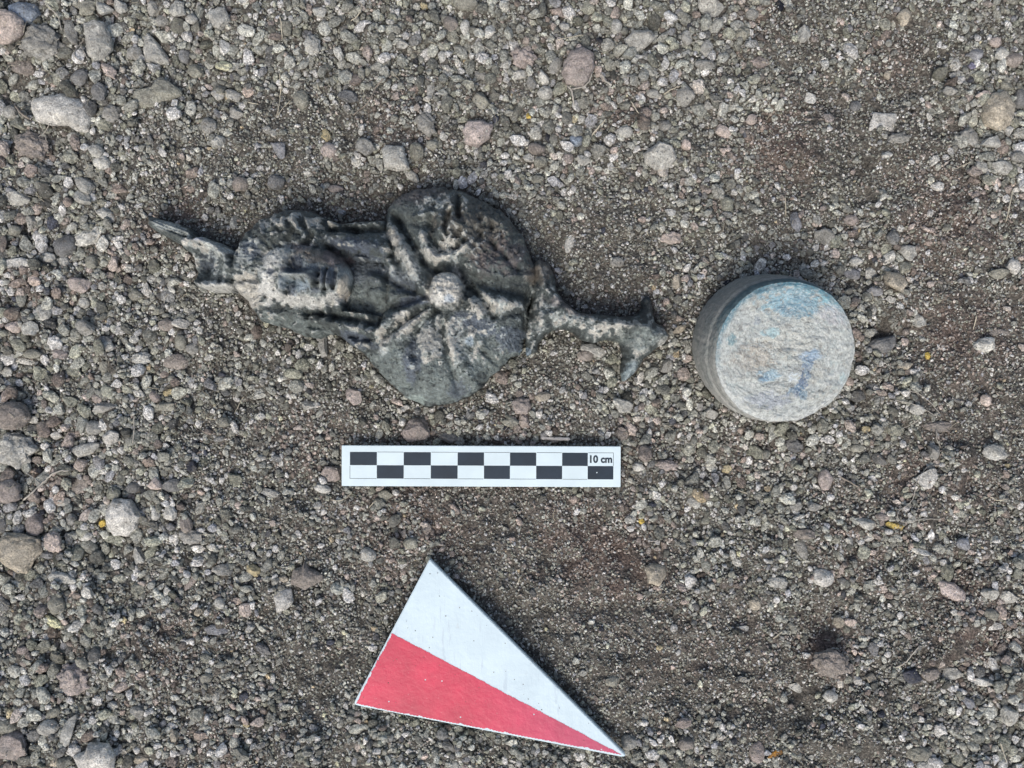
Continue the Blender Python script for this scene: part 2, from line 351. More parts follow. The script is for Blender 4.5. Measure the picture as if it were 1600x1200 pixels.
# ------------------------------------------------------------------ the larger stones: x y long short angle shape colour [label]
# shape a = angular, r = rounded, f = flat, l = lumpy clod
STONES = """
38 20 46 36 0 a bl|sparkling blue-white crystalline rock in the top left corner
6 42 56 72 80 r pw|tan pinkish cobble cut off by the left edge near the top left corner
66 67 74 60 -12 l g|large rough grey lump right below the blue-white crystalline rock
154 65 60 42 82 a lg|blocky grey stone with a thin root looped along its left side
113 52 42 20 75 a g
247 80 46 36 50 a lg|pale triangular stone with a sharp upper point near the top left
343 28 42 32 70 a lg
98 178 94 56 14 r W|big smooth cream and pink cobble, largest stone on the upper left
49 227 60 46 25 l b|pinkish brown crumbly lump just below the big cream cobble
160 255 28 22 10 r w
130 289 42 24 35 a lg
150 236 24 20 20 r lg
175 178 32 30 0 l g
245 146 86 34 -14 l ol|long lumpy grey-olive clod lying flat right of the big cream cobble
240 15 28 24 60 a lg
277 13 30 28 20 a lg
135 12 36 26 0 l ol
165 14 28 24 20 a lg
188 10 26 20 60 a lg
365 150 27 22 40 a lg
340 148 22 20 0 r lg
306 112 28 24 10 r ol
288 88 24 20 80 r dg
211 84 26 23 0 r g
126 122 30 25 -30 r dg
155 143 32 26 80 r dg
326 197 26 26 0 r g
341 220 25 22 0 a lg
370 178 26 20 10 a g
376 288 28 25 0 r b
18 176 26 22 0 r g
35 105 50 26 10 l b
170 112 34 20 40 a pw
254 34 24 20 0 r g
299 30 20 16 0 r lg
12 222 12 9 0 r w
360 195 10 8 0 r w
115 215 20 18 0 r lg
488 71 36 30 80 l lg
628 70 24 23 0 a lg
727 44 27 17 88 r w
704 38 28 24 60 r b
663 10 16 13 60 a y
727 4 40 26 0 r ol
765 50 29 18 100 a w
692 92 22 15 70 a w
789 101 20 15 0 a lg
547 153 40 22 10 a dg|flat smooth bluish grey stone touching the lower end of the brown twig
543 169 14 14 0 r g
674 143 34 18 100 f lg
470 155 32 26 70 r ol
750 155 36 29 60 a ol
746 208 51 44 -10 r P|smooth pale pink pebble right of the long white-grey stone above the bust
665 194 44 34 60 l g
617 250 44 40 30 r lg|pale grey rounded stone with a tapering tail above the bust's upper lobe
643 274 30 15 40 r lg|low wedge-like grey stone, the tail end of the pale rounded one
651 237 30 24 80 r ol
675 227 19 17 0 r ol
513 234 28 25 10 r P
510 213 26 18 70 a y|ochre yellow flake against a round pale pink pebble above the bust's hair
556 252 20 18 40 a w
572 233 36 28 60 a g
437 233 36 25 70 a v
564 206 14 9 90 a w
482 271 17 12 0 r w
448 130 13 10 80 r W
455 115 9 9 0 r w
448 42 32 20 85 a ol
424 38 14 13 0 r p
500 20 26 16 10 a lg
610 34 16 13 0 r lg
418 203 15 13 0 r lg
427 208 13 12 0 r lg
525 296 26 13 5 r p
757 272 13 12 0 r lg
693 213 16 14 80 a w
605 98 20 18 0 a ol
432 285 30 24 0 r dg
752 117 26 16 40 a g
698 115 18 15 0 r lg
903 106 64 49 100 r p|large smooth pinkish pebble at the top with a white root along its lower right
818 89 44 38 10 l p|rough reddish clod left of the large pinkish pebble at the top
999 66 50 34 6 a lg|pale yellowish grey angular stone at the top, right of the pinkish pebble
1113 11 50 38 20 a lg|pale grey angular stone cut off by the top edge
880 42 20 16 0 a lg
963 42 24 20 80 r lg
895 48 17 11 0 a ol
1120 33 14 11 0 a w
1073 60 25 20 80 r lg
1103 76 28 23 90 r lg
1068 86 30 12 -28 f lg
1101 101 32 18 5 r g
868 103 28 19 110 r g
850 122 26 20 60 a w
812 117 25 20 20 a w
830 130 22 17 80 r g
852 145 26 23 0 r lg
934 111 21 14 85 a pw
1020 147 22 16 0 r lg
1072 153 34 29 60 a g
1105 165 20 18 0 a lg
1177 155 22 11 -30 f w
1174 187 18 18 0 r pw
1030 243 52 38 6 a lg|flat pale grey angular stone in the upper middle between bust and disc
1072 228 20 16 60 a pw
977 206 28 19 0 r lg
1038 197 24 19 0 r g
901 220 26 19 20 r bl
838 232 28 20 10 r b
873 243 15 11 90 r w
888 248 18 16 0 r p
911 250 22 18 0 a lg
825 248 21 17 10 a w
845 253 22 18 0 r ol
1130 206 30 18 35 r pw
1074 284 15 13 0 r lg
840 281 20 16 0 r ol
937 63 16 13 0 a k|small square black charcoal bit upper right of the large pinkish pebble
856 215 22 11 80 a k|narrow black charcoal sliver below and right of the yellow speck
825 181 11 9 70 a Y|bright yellow speck above the narrow black charcoal sliver
1160 52 28 24 0 l ol
1188 98 34 22 10 l p
1175 22 22 18 0 r g
909 187 16 12 80 r lg
1217 9 20 17 60 a k|black charcoal chunk at the top edge right of centre
1256 55 30 22 100 a lg
1413 28 28 24 120 a tan
1288 101 18 15 80 r w
1265 155 24 19 60 a w
1379 191 44 27 -4 f W|pale four-sided flat chip with straight edges in the upper right
1294 185 19 15 15 r p
1336 166 20 17 0 r dg
1558 175 64 47 102 r tan|large tan-olive rounded cobble at the upper right edge
1565 84 26 20 -20 a w
1556 66 20 17 0 r pw
1525 85 24 19 0 r v
1519 103 16 12 0 a V
1583 94 30 24 0 r b
1492 119 18 13 0 r lg
1570 135 26 17 10 a ol
1538 146 32 12 -20 a pw
1514 152 17 14 0 r p
1484 141 22 18 0 a g
1592 155 36 20 90 r dg
1549 222 34 22 -5 a lg
1515 215 34 28 30 l g
1533 260 26 22 20 a lg
1565 261 36 23 12 r lg
1590 245 22 20 0 r g
1465 293 24 21 0 l W
1592 208 18 16 0 r lg
1575 206 22 17 -45 a w
1405 216 40 18 -5 l g
1386 242 17 13 0 a w
1460 250 22 13 -50 a w
1385 118 16 14 60 a tan
103 384 40 33 -50 r dg|smooth dark grey stone leaning on a lumpy pale one, left of the bust's tip
140 370 52 27 -22 l w|lumpy pale stone resting against the smooth dark grey one left of the bust
75 403 24 18 -10 r w
101 409 21 17 70 r lg
168 335 38 20 30 a lg
128 308 42 22 32 a lg
27 411 54 20 -8 l W|rough white lumpy stone at the left edge level with the bust's face
127 446 42 25 8 a P|pinkish angular stone in the left gravel level with the bust's face
160 447 17 16 0 r lg
68 488 28 25 80 r lg
50 515 32 27 20 a lg
24 511 28 22 40 a pw
132 473 20 18 70 r lg
143 411 24 20 80 r ol
201 420 17 15 0 a lg
230 455 27 15 95 a W|yellowish white blocky pebble standing out below the bust's headdress tip
212 461 24 20 0 r ol
268 450 24 12 38 f lg
238 437 18 15 0 r lg
282 507 27 19 4 a W
260 508 26 22 0 r b
298 487 15 14 0 r lg
135 512 32 26 20 a g
38 564 40 11 12 f w
50 553 30 16 0 r ol
92 553 28 20 0 a p
12 580 26 20 60 a lg
275 565 42 26 5 r b
221 561 32 24 -10 l lg
165 575 34 22 85 l ol
210 530 17 15 0 r lg
168 541 22 17 30 r lg
283 535 26 20 80 r ol
301 545 22 19 0 r g
328 557 20 13 -20 a w
22 360 23 18 0 r ol
48 346 26 17 80 a g
30 310 40 22 5 a lg
160 317 18 16 0 r ol
365 350 24 12 95 a lg
1244 346 34 22 65 a v
1276 343 20 15 60 a lg
1288 368 36 26 40 a g
1330 344 25 18 10 r p
1353 352 26 11 0 f lg
1407 357 13 12 0 r w
1421 395 33 26 5 a lg
1389 403 22 18 -40 a w
1336 409 24 15 0 r w
1331 428 30 18 15 r v
1361 428 24 20 80 r lg
1397 441 44 34 20 a tan|tan angular clod right of the disc with a round white pebble below it
1391 468 19 13 0 r w
1367 455 26 16 5 r v
1365 484 20 12 90 r lg
1378 536 50 32 -12 a dg|dark grey broken stone with a pale lower edge just right of the disc
1436 502 28 22 80 a lg
1540 539 38 24 -10 r w|smooth whitish oval stone near the right edge level with the disc
1562 521 36 14 5 f b
1583 416 28 23 80 r W|bright white round pebble near the right edge
1564 427 40 18 -5 a ol
1449 557 14 11 80 a Y|small yellow-green chip right of the disc
1413 535 16 15 0 r pw
1305 396 18 13 60 a pw
1416 572 28 12 -5 a tan
20 650 54 46 10 r b|smooth dull brown cobble at the left edge, middle height
25 702 68 56 20 l lg|large grey speckled lump at the left edge below the smooth brown cobble
12 768 44 40 0 r p
194 808 60 50 100 a W|big pale grey-white angular stone, brightest stone on the lower left
30 864 68 62 20 a tan|tan-yellow angular cobble at the left edge below the middle
133 703 54 22 -12 a lg|long flat grey wedge-shaped stone in the left gravel
147 668 28 23 0 r g
176 681 32 24 -35 a W
163 638 38 20 4 a g
53 655 20 14 0 a w
42 691 32 18 5 a v
89 681 20 16 10 a W
113 680 18 14 0 r pw
54 818 40 30 80 r p
83 848 38 30 60 l pw
75 868 26 16 0 a dg
122 757 34 20 -50 f b|smooth curved brown flake in the left gravel above the big white stone
160 818 19 14 100 a Y|orange-yellow chip touching the left side of the big white angular stone
266 804 32 25 80 a w
243 803 22 15 80 r w
290 820 30 22 80 r b
310 857 22 14 0 r W
275 842 22 11 90 a W
242 757 25 20 40 a pw
270 757 34 24 0 a dg
208 762 25 18 0 r dg
311 662 16 14 80 r W
262 613 28 14 0 f y
217 614 22 14 30 r w
242 620 20 16 60 r p
260 635 34 17 0 a ol
100 785 24 17 0 a lg
112 812 22 18 80 r g
135 838 22 15 0 a w
219 872 40 20 78 a lg
298 838 42 26 10 l g
350 660 20 18 0 r ol
161 737 15 11 0 a W
5 820 28 14 90 r dg
212 724 15 13 80 r g
1289 750 34 24 95 r P|round pinkish tan pebble below the disc with a white chip at its foot
1274 760 17 10 40 a W
1353 671 20 13 0 r y
1415 615 16 11 0 r W
1430 640 28 18 10 a lg
1462 666 58 22 3 l b|reddish brown and grey clod caught in thin roots near the right edge
1451 748 36 25 -35 a W|pale oval stone with a thin root running down its left side
1458 706 28 24 60 a g
1553 707 44 28 10 l lg|knobbly grey lump near the right edge below the middle
1540 625 22 17 60 a pw
1353 820 38 20 10 a lg
1378 808 28 12 10 r p
1249 808 25 9 -20 f w
1258 835 34 18 5 a b
1252 858 36 19 70 r g
1308 843 17 16 0 r ol
1326 844 17 15 0 r lg
1440 863 32 14 8 a w
1505 850 24 20 30 r v
1358 840 28 12 -8 a W
1270 790 26 18 0 a g
1245 791 24 16 0 a lg
1240 696 34 24 20 l dg
1340 700 24 14 0 r ol
1400 822 34 12 12 f Y|flat yellow chip below the white root tangle on the right
1574 728 15 10 30 a y
1492 777 14 9 0 a W
1116 1061 0 0 0 r g
116 1061 60 50 20 l P|large pinkish crumbly clod on the lower left, dark soil above it
83 1114 26 15 -30 r ol
75 1137 36 27 0 r lg
108 1140 50 22 105 a lg
148 1180 66 46 0 a W|big whitish broken stone cut off by the bottom edge on the left
20 1166 62 48 10 a p
10 1135 40 28 0 r ol
340 984 42 21 6 f v|flat lilac-grey pointed chip on the lower left
101 903 50 18 10 a lg
299 910 36 15 -38 f p
88 945 36 26 80 r ol
343 943 20 16 60 r lg
178 974 16 14 0 r W
195 969 12 9 80 a y
272 1151 28 14 80 a tan
215 1112 28 20 20 a g
338 1087 26 12 -75 f lg
313 1107 17 9 50 f w
322 1060 22 16 -20 r ol
35 1016 20 14 10 r p
310 956 17 14 0 r tan
385 1132 14 12 0 r y
178 1102 20 16 0 r w
390 983 22 15 -30 a w
220 1186 28 16 0 l tan
87 1190 20 16 0 r tan
517 741 34 28 20 a p|brownish stone pressed against the left end of the scale bar
504 763 28 16 12 r w
497 789 16 13 0 a lg
425 771 40 14 15 l lg
408 717 20 13 0 a w
553 618 32 27 30 a P
480 633 24 15 0 a lg
493 633 14 11 0 r W
604 773 28 17 5 a ol
649 671 46 38 -5 a p|brownish angular rock half in shadow just above the scale bar
701 684 28 19 10 a dg
442 937 36 29 80 a W|cream white angular pebble on the lower left of the triangle
478 899 54 40 8 a b|flat dark grey-brown stone with a pointed top left of the triangle
397 890 26 22 70 a y
443 904 18 12 10 a tan
348 892 34 26 10 a g
575 867 28 22 20 r lg
642 849 24 20 0 r ol
1042 727 44 20 8 l p
997 730 22 15 0 r w
1025 773 20 13 30 a W
1135 732 18 15 0 r y
1002 813 12 10 60 a Y|yellow chip in the bare soil below right of the scale bar
985 812 20 15 -20 a lg
1023 898 36 32 60 a tan|tan brown angular stone on the bare soil right of the triangle
1065 917 20 14 40 r p
1112 646 30 19 5 a lg
972 632 36 28 10 a lg
813 635 38 32 0 l p
798 660 28 16 0 r ol
1150 878 19 12 40 a w
1085 785 24 20 10 l lg
1215 910 36 22 0 l lg
1286 903 36 28 10 r W|smooth bright white pebble on the lower right
1310 972 22 18 60 r tan
1329 972 20 15 -10 r pw
1488 924 50 34 25 f P|flat pinkish slab fragment half buried on the lower right
1547 926 30 22 10 a lg
1575 932 38 24 10 a lg
1551 980 36 14 -8 f W
1548 960 28 20 0 r ol
1577 992 13 10 0 r W
1298 1037 64 46 5 l b|big dark crumbly clod with a pale lower rim on the lower right
1243 1074 28 20 10 f lg
1297 1088 24 20 0 r w
1425 1055 30 28 0 a K|dark blue-black glassy chunk on the lower right
1453 1053 28 20 -10 r b
1488 1052 36 28 0 a lg
1540 1066 50 14 4 a w
1512 1096 22 18 60 a v
1530 1089 17 12 0 a lg
1575 1116 38 29 80 a lg
1435 1177 44 24 0 r ol
1447 1196 30 14 0 r lg
1360 1060 22 18 40 a tan
1180 943 22 20 80 r tan
1160 981 20 10 0 f w
1112 1125 15 12 0 r tan
1068 1130 30 17 -15 a p
982 1160 28 26 20 r g
1182 1175 36 26 80 r p
1030 1012 12 9 0 a y
957 1064 24 18 -20 r ol
1160 1062 20 12 0 r g
1072 1162 26 22 0 r b
1212 1178 30 12 -10 f O|golden brown dead leaf scrap at the bottom edge
1030 1045 0 0 0 r g
968 1185 0 0 0 r g
1058 440 26 15 95 a tan
1072 435 18 14 0 r pw
1056 575 0 0 0 r g
1040 573 30 22 -70 a g
1000 590 26 12 -60 a W
1062 513 24 14 -30 a tan
915 555 26 20 0 r b
925 548 44 22 10 a lg|flat grey stone tucked under the arch of the bust's stem
1005 412 0 0 0 r g
965 410 24 17 0 r g
890 380 36 15 100 f W|narrow white pointed chip upright in the soil right of the bust
1048 372 40 22 5 l pw
848 620 26 15 -10 r tan
560 375 0 0 0 r g
620 628 26 12 20 r pw
505 545 44 18 88 a g|upright grey stone pointing at the bust's lower hair lock
482 543 18 14 0 r W
"""
PAL = {'g': (.31,.305,.275), 'lg': (.44,.435,.39), 'w': (.58,.57,.51), 'W': (.74,.72,.65), 'p': (.34,.295,.265), 'P': (.47,.405,.365),
       'b': (.27,.24,.21), 'dg': (.18,.182,.178), 'ol': (.28,.275,.225), 'y': (.48,.41,.24), 'Y': (.62,.46,.12), 'bl': (.27,.32,.38),
       'k': (.018,.021,.03), 'K': (.05,.055,.075), 'tan': (.43,.385,.30), 'pw': (.54,.46,.40), 'v': (.27,.275,.285), 'V': (.26,.25,.34), 'O': (.35,.17,.03)}
CWORD = {'g': 'grey', 'lg': 'light grey', 'w': 'pale grey', 'W': 'whitish', 'p': 'pinkish brown', 'P': 'pale pink', 'b': 'dull brown', 'dg': 'dark grey',
         'ol': 'olive grey', 'y': 'cream yellow', 'Y': 'bright yellow', 'bl': 'bluish white', 'k': 'black', 'K': 'blue-black', 'tan': 'tan', 'pw': 'pinkish white', 'v': 'bluish grey', 'V': 'violet', 'O': 'golden brown'}
SWORD = {'a': 'angular', 'r': 'rounded', 'f': 'flat', 'l': 'lumpy'}

def ico(sub):
    t = (1 + 5 ** .5) / 2
    v = [(-1,t,0),(1,t,0),(-1,-t,0),(1,-t,0),(0,-1,t),(0,1,t),(0,-1,-t),(0,1,-t),(t,0,-1),(t,0,1),(-t,0,-1),(-t,0,1)]
    v = [tuple(np.array(p) / np.linalg.norm(p)) for p in v]
    f = [(0,11,5),(0,5,1),(0,1,7),(0,7,10),(0,10,11),(1,5,9),(5,11,4),(11,10,2),(10,7,6),(7,1,8),(3,9,4),(3,4,2),(3,2,6),(3,6,8),(3,8,9),(4,9,5),(2,4,11),(6,2,10),(8,6,7),(9,8,1)]
    for _ in range(sub):
        cache = {}; nf = []
        def mid(a, b):
            k = (min(a, b), max(a, b))
            if k not in cache:
                m = (np.array(v[a]) + np.array(v[b])) / 2
                v.append(tuple(m / np.linalg.norm(m))); cache[k] = len(v) - 1
            return cache[k]
        for a, b, c in f:
            x, y, z = mid(a, b), mid(b, c), mid(c, a)
            nf += [(a, x, z), (b, y, x), (c, z, y), (x, y, z)]
        f = nf
    return np.array(v), np.array(f)
ICO = {s: ico(s) for s in (1, 2, 3, 4)}

def rock_verts(sub, shape, r):
    """unit rock (about 1 in radius) with the character of `shape`; r = numpy generator"""
    v, f = ICO[sub]
    p = v.copy()
    off = r.uniform(-50, 50, 3)
    if shape in 'af':
        n = r.integers(7, 13)
        for _ in range(n):                                  # cut facets
            d = r.normal(size=3); d /= np.linalg.norm(d)
            h = r.uniform(0.50, 0.82)
            s = p @ d
            p = p - np.outer(np.maximum(s - h, 0) * 0.93, d)
        amp, fr = 0.15, 1.8
    elif shape == 'r':
        for _ in range(5):
            d = r.normal(size=3); d /= np.linalg.norm(d)
            h = r.uniform(0.72, 0.92)
            s = p @ d
            p = p - np.outer(np.maximum(s - h, 0) * 0.75, d)
        amp, fr = 0.14, 1.5
    else:
        amp, fr = 0.32, 2.4
    q = v * fr + off
    nz = fbm(q[:, 0], q[:, 1], q[:, 2], seed=int(r.integers(1000)), octs=3 if sub < 3 else 4, gain=0.55)
    p = p * (1 + amp * nz)[:, None]
    m = np.abs(p[:, :2]).max(0)
    p[:, 0] /= m[0]; p[:, 1] /= m[1]
    p[:, 2] /= np.abs(p[:, 2]).max()
    return p, f

# footprint of a sunk thing is kept in a height raster, so that the small grains lie on and around the big ones
HR = 1.3                                                    # photo pixels per raster cell
RX0, RY0, RX1, RY1 = -290, -290, 1890, 1490
hx = np.arange(RX0, RX1, HR); hy = np.arange(RY0, RY1, HR)
HXX, HYY = np.meshgrid(hx, hy)
FDR = foot_dist(HXX, HYY)
HGT = terrain(HXX, HYY, FDR)
GROUND0 = HGT.copy()
OCC = FDR > 1.5
FREE0 = ~OCC
CRS = coarse(HXX, HYY); RDN = redness(HXX, HYY)

def stamp(px, py, rx, ry, ang, ztop, zc):
    """raise the raster by a half ellipsoid"""
    R = max(rx, ry)
    i0 = max(int((py - R - RY0) / HR), 0); i1 = min(int((py + R - RY0) / HR) + 2, HGT.shape[0])
    j0 = max(int((px - R - RX0) / HR), 0); j1 = min(int((px + R - RX0) / HR) + 2, HGT.shape[1])
    if i1 <= i0 or j1 <= j0: return
    X = HXX[i0:i1, j0:j1] - px; Y = HYY[i0:i1, j0:j1] - py
    c, s = math.cos(ang), math.sin(ang)
    q = ((X * c + Y * s) / rx) ** 2 + ((-X * s + Y * c) / ry) ** 2
    m = q < 1
    z = zc + (ztop - zc) * np.sqrt(np.clip(1 - q, 0, 1))
    sub = HGT[i0:i1, j0:j1]
    sub[m] = np.maximum(sub[m], z[m])
    OCC[i0:i1, j0:j1] |= q < 0.72

def cell(px, py):
    return (np.clip(((np.asarray(py) - RY0) / HR).astype(int), 0, HGT.shape[0] - 1),
            np.clip(((np.asarray(px) - RX0) / HR).astype(int), 0, HGT.shape[1] - 1))

stones = []
for ln in STONES.strip().splitlines():
    a, _, lab = ln.partition('|')
    x, y, w, h, an, sh, co = a.split()
    if float(w) > 0:
        stones.append(dict(x=float(x), y=float(y), w=float(w), h=float(h), a=float(an), s=sh, c=co, lab=lab.strip()))
stones.sort(key=lambda d: (-(d['lab'] != ''), -d['w'] * d['h']))
INDIVIDUAL = 300
single, small = stones[:INDIVIDUAL], stones[INDIVIDUAL:]

# --- words for a stone without a label of its own: what it is, and where it lies by things one can find
LAND = [(322,410,"the bust's headdress"),(228,342,"the pointed tip of the bust's headdress"),(470,345,"the bust's upper hair"),(470,505,"the bust's lower hair"),(690,305,"the bust's upper shoulder"),(670,620,"the bust's lower shoulder"),
        (850,420,"the bust's right edge"),(1015,460,"the stem's upper prong"),(985,580,"the stem's lower prong"),
        (1210,440,"the top of the disc"),(1210,660,"the bottom of the disc"),(1330,550,"the right side of the disc"),(1090,545,"the left side of the disc"),
        (545,727,"the left end of the scale bar"),(965,729,"the 10 cm end of the scale bar"),(750,762,"the scale bar's lower edge"),
        (672,869,"the triangle's top corner"),(555,1094,"the triangle's blunt red corner"),(978,1178,"the triangle's sharp tip"),
        (0,0,"the top left picture corner"),(1600,0,"the top right picture corner"),(0,1200,"the bottom left picture corner"),(1600,1200,"the bottom right picture corner")]
SHORT = {"sparkling blue":"the blue-white crystal rock","big smooth cream":"the big cream cobble","pale triangular":"the triangular pale stone","long lumpy grey-olive":"the long lumpy clod",
         "flat smooth bluish":"the flat bluish stone by the twig","smooth pale pink":"the smooth pale pink pebble","ochre yellow":"the ochre flake","large smooth pinkish":"the large pinkish pebble",
         "pale yellowish grey":"the yellowish angular stone","flat pale grey angular":"the flat pale stone above the stem","bright yellow speck":"the yellow speck","black charcoal chunk":"the top-edge charcoal chunk",
         "pale four-sided":"the four-sided pale chip","large tan-olive":"the tan-olive cobble","smooth dark grey stone leaning":"the smooth dark grey stone","rough white lumpy":"the rough white stone at the left edge",
         "pinkish angular":"the pinkish angular stone","yellowish white blocky":"the yellowish blocky pebble","tan angular clod":"the tan clod right of the disc","dark grey broken":"the dark broken stone by the disc",
         "smooth whitish oval":"the whitish oval stone","bright white round":"the bright white pebble","smooth dull brown":"the smooth brown cobble","big pale grey-white":"the big white angular stone",
         "tan-yellow angular":"the tan-yellow cobble","long flat grey wedge":"the long grey wedge stone","smooth curved brown":"the curved brown flake","round pinkish tan":"the pinkish tan pebble below the disc",
         "reddish brown and grey":"the root-caught clod","pale oval stone":"the pale oval stone with the root","knobbly grey":"the knobbly lump near the right edge","flat yellow chip":"the flat yellow chip",
         "large pinkish crumbly":"the pinkish crumbly clod","big whitish broken":"the whitish stone at the bottom edge","flat lilac-grey":"the lilac-grey chip","brownish angular rock":"the rock above the scale bar",
         "cream white angular":"the cream white pebble","flat dark grey-brown":"the flat stone with the pointed top","tan brown angular":"the tan stone on bare soil","smooth bright white":"the smooth white pebble",
         "flat pinkish slab":"the pinkish slab","big dark crumbly":"the big dark clod","dark blue-black":"the blue-black glassy chunk","golden brown":"the dead leaf scrap"}
for d in stones:
    for k_, t_ in SHORT.items():
        if d['lab'].startswith(k_): LAND.append((d['x'], d['y'], t_))
def direction(dx, dy):
    a = (math.degrees(math.atan2(dy, dx)) + 360) % 360
    return ["right of", "below and right of", "below", "below and left of", "left of", "above and left of", "above", "above and right of"][int((a + 22.5) // 45) % 8]
def auto_labels(items):
    pend = {}
    for d in items:
        if d['lab']: continue
        A = (d['w'] * d['h']) ** .5
        size = 'tiny' if A < 16 else 'small' if A < 22 else 'middling' if A < 29 else 'large'
        near = sorted(LAND, key=lambda t: (t[0] - d['x']) ** 2 + (t[1] - d['y']) ** 2)
        d['near'] = near
        long_ = 'elongated ' if d['w'] > 1.55 * d['h'] and d['s'] != 'f' else ''
        noun = 'chip' if d['s'] == 'f' else 'clod' if d['s'] == 'l' else ('pebble' if d['s'] == 'r' else 'stone')
        d['k'] = f"{size} {CWORD[d['c']]} {long_}{SWORD[d['s']]} {noun}"
        d['dist'] = math.hypot(near[0][0] - d['x'], near[0][1] - d['y'])
        how = 'just ' if d['dist'] < 55 else '' if d['dist'] < 110 else 'well '
        lab = f"{d['k']} {how}{direction(d['x'] - near[0][0], d['y'] - near[0][1])} {near[0][2]}"
        if len(lab.split()) > 14: lab = lab.replace('elongated ', '')
        if len(lab.split()) > 14: lab = lab.replace(' just ', ' ').replace(' well ', ' ')
        if len(lab.split()) > 14: lab = lab.replace(' picture corner', ' corner').replace('middling ', '')
        pend.setdefault(lab, []).append(d)
    for lab, ds in pend.items():
        ds.sort(key=lambda d: d['dist'])
        if len(ds) == 1: ds[0]['lab'] = lab
        else:
            words = ['nearer', 'farther'] if len(ds) == 2 else ['nearest', 'second nearest', 'third nearest', 'fourth nearest', 'fifth nearest']
            for w_, d in zip(words, ds): d['lab'] = f"{w_} {lab}"
auto_labels(single)

OUTLINE = {
 (98,178): [(51,172),(55,158),(75,150),(100,148),(125,155),(141,168),(144,190),(138,208),(120,205),(105,195),(80,196),(58,190)],
 (247,80): [(227,60),(234,54),(250,70),(262,88),(268,101),(245,101),(228,98),(226,82)],
 (154,65): [(134,40),(150,34),(165,38),(172,55),(174,75),(160,90),(148,97),(137,85),(134,62)],
 (194,808): [(172,790),(178,778),(194,778),(205,780),(222,806),(212,825),(200,838),(178,838),(166,820),(167,802)],
 (30,864): [(-4,845),(12,834),(32,832),(62,842),(64,862),(50,880),(42,896),(28,897),(10,885),(-2,872)],
 (1379,191): [(1365,175),(1404,178),(1398,206),(1356,204)],
 (1030,243): [(1004,240),(1030,222),(1050,230),(1057,250),(1042,264),(1024,265),(1008,252)],
 (617,250): [(597,235),(602,228),(630,228),(636,248),(640,264),(620,268),(600,262)],
 (999,66): [(975,62),(988,48),(1018,50),(1024,62),(1005,78),(994,84),(978,72)],
 (1488,924): [(1465,907),(1490,910),(1508,925),(1511,942),(1488,938),(1470,928)],
 (133,703): [(108,702),(125,694),(158,690),(158,698),(142,710),(122,716)],
 (478,899): [(454,905),(460,888),(472,885),(478,873),(484,887),(505,897),(505,906),(490,915),(478,921),(462,915),(454,913)],
 (442,937): [(426,930),(438,919),(455,920),(459,940),(448,952),(434,957),(430,940)],
 (245,146): [(206,150),(215,140),(238,136),(248,120),(262,126),(284,142),(285,150),(255,160),(240,168),(215,165)],
 (27,411): [(2,414),(12,405),(35,402),(52,408),(53,418),(35,420),(10,420)],
 (1378,536): [(1352,541),(1365,530),(1398,524),(1401,538),(1390,550),(1374,558),(1362,548)],
 (148,1180): [(114,1182),(135,1172),(140,1160),(170,1162),(180,1180),(178,1200),(150,1210),(125,1205)],
 (38,20): [(15,12),(30,3),(55,6),(62,22),(52,36),(38,42),(22,36)],
 (122,757): [(108,765),(118,748),(132,740),(140,748),(136,762),(124,772),(110,772)],
 (1023,898): [(1007,885),(1020,880),(1040,884),(1041,900),(1030,915),(1012,910)],
 (340,984): [(318,983),(330,976),(346,976),(361,986),(345,993),(326,991)],
 (746,208): [(722,205),(730,190),(750,188),(771,194),(766,215),(745,231),(728,225)],
 (903,106): [(882,95),(892,80),(910,74),(928,84),(930,105),(918,130),(905,138),(885,130),(877,112)],
 (1558,175): [(1538,160),(1550,145),(1572,142),(1584,165),(1578,195),(1560,207),(1540,195),(1534,178)],
}
def outline_radius(poly, cx, cy, az):
    d = np.stack([np.cos(az), np.sin(az)], -1); R = np.full(len(az), 1e9); n = len(poly)
    for i in range(n):
        ax, ay = poly[i][0] - cx, poly[i][1] - cy; bx, by = poly[(i + 1) % n][0] - cx, poly[(i + 1) % n][1] - cy
        ex, ey = bx - ax, by - ay
        det = d[:, 0] * -ey + d[:, 1] * ex
        det = np.where(np.abs(det) < 1e-9, 1e-9, det)
        t = (ax * -ey + ay * ex) / det; u = (d[:, 0] * ay - d[:, 1] * ax) / det
        ok = (t > 0) & (u >= -1e-6) & (u <= 1 + 1e-6)
        R = np.where(ok, np.minimum(R, t), R)
    return R
HEIGHT = {'a': 0.80, 'r': 0.78, 'f': 0.35, 'l': 0.60}
def place_stone(d, sub, sink):
    rx, ry = d['w'] / 2, d['h'] / 2
    hz = HEIGHT[d['s']] * min(rx, ry) / PPM                 # half height, metres
    ci, cj = cell(d['x'], d['y'])
    m = max(2, int(ry * .6 / HR))
    base = float(np.median(GROUND0[max(ci - m, 0):ci + m, max(cj - m, 0):cj + m]))
    zc = base + hz * sink
    f = (H - zc) / H
    return rx, ry, hz, zc, f

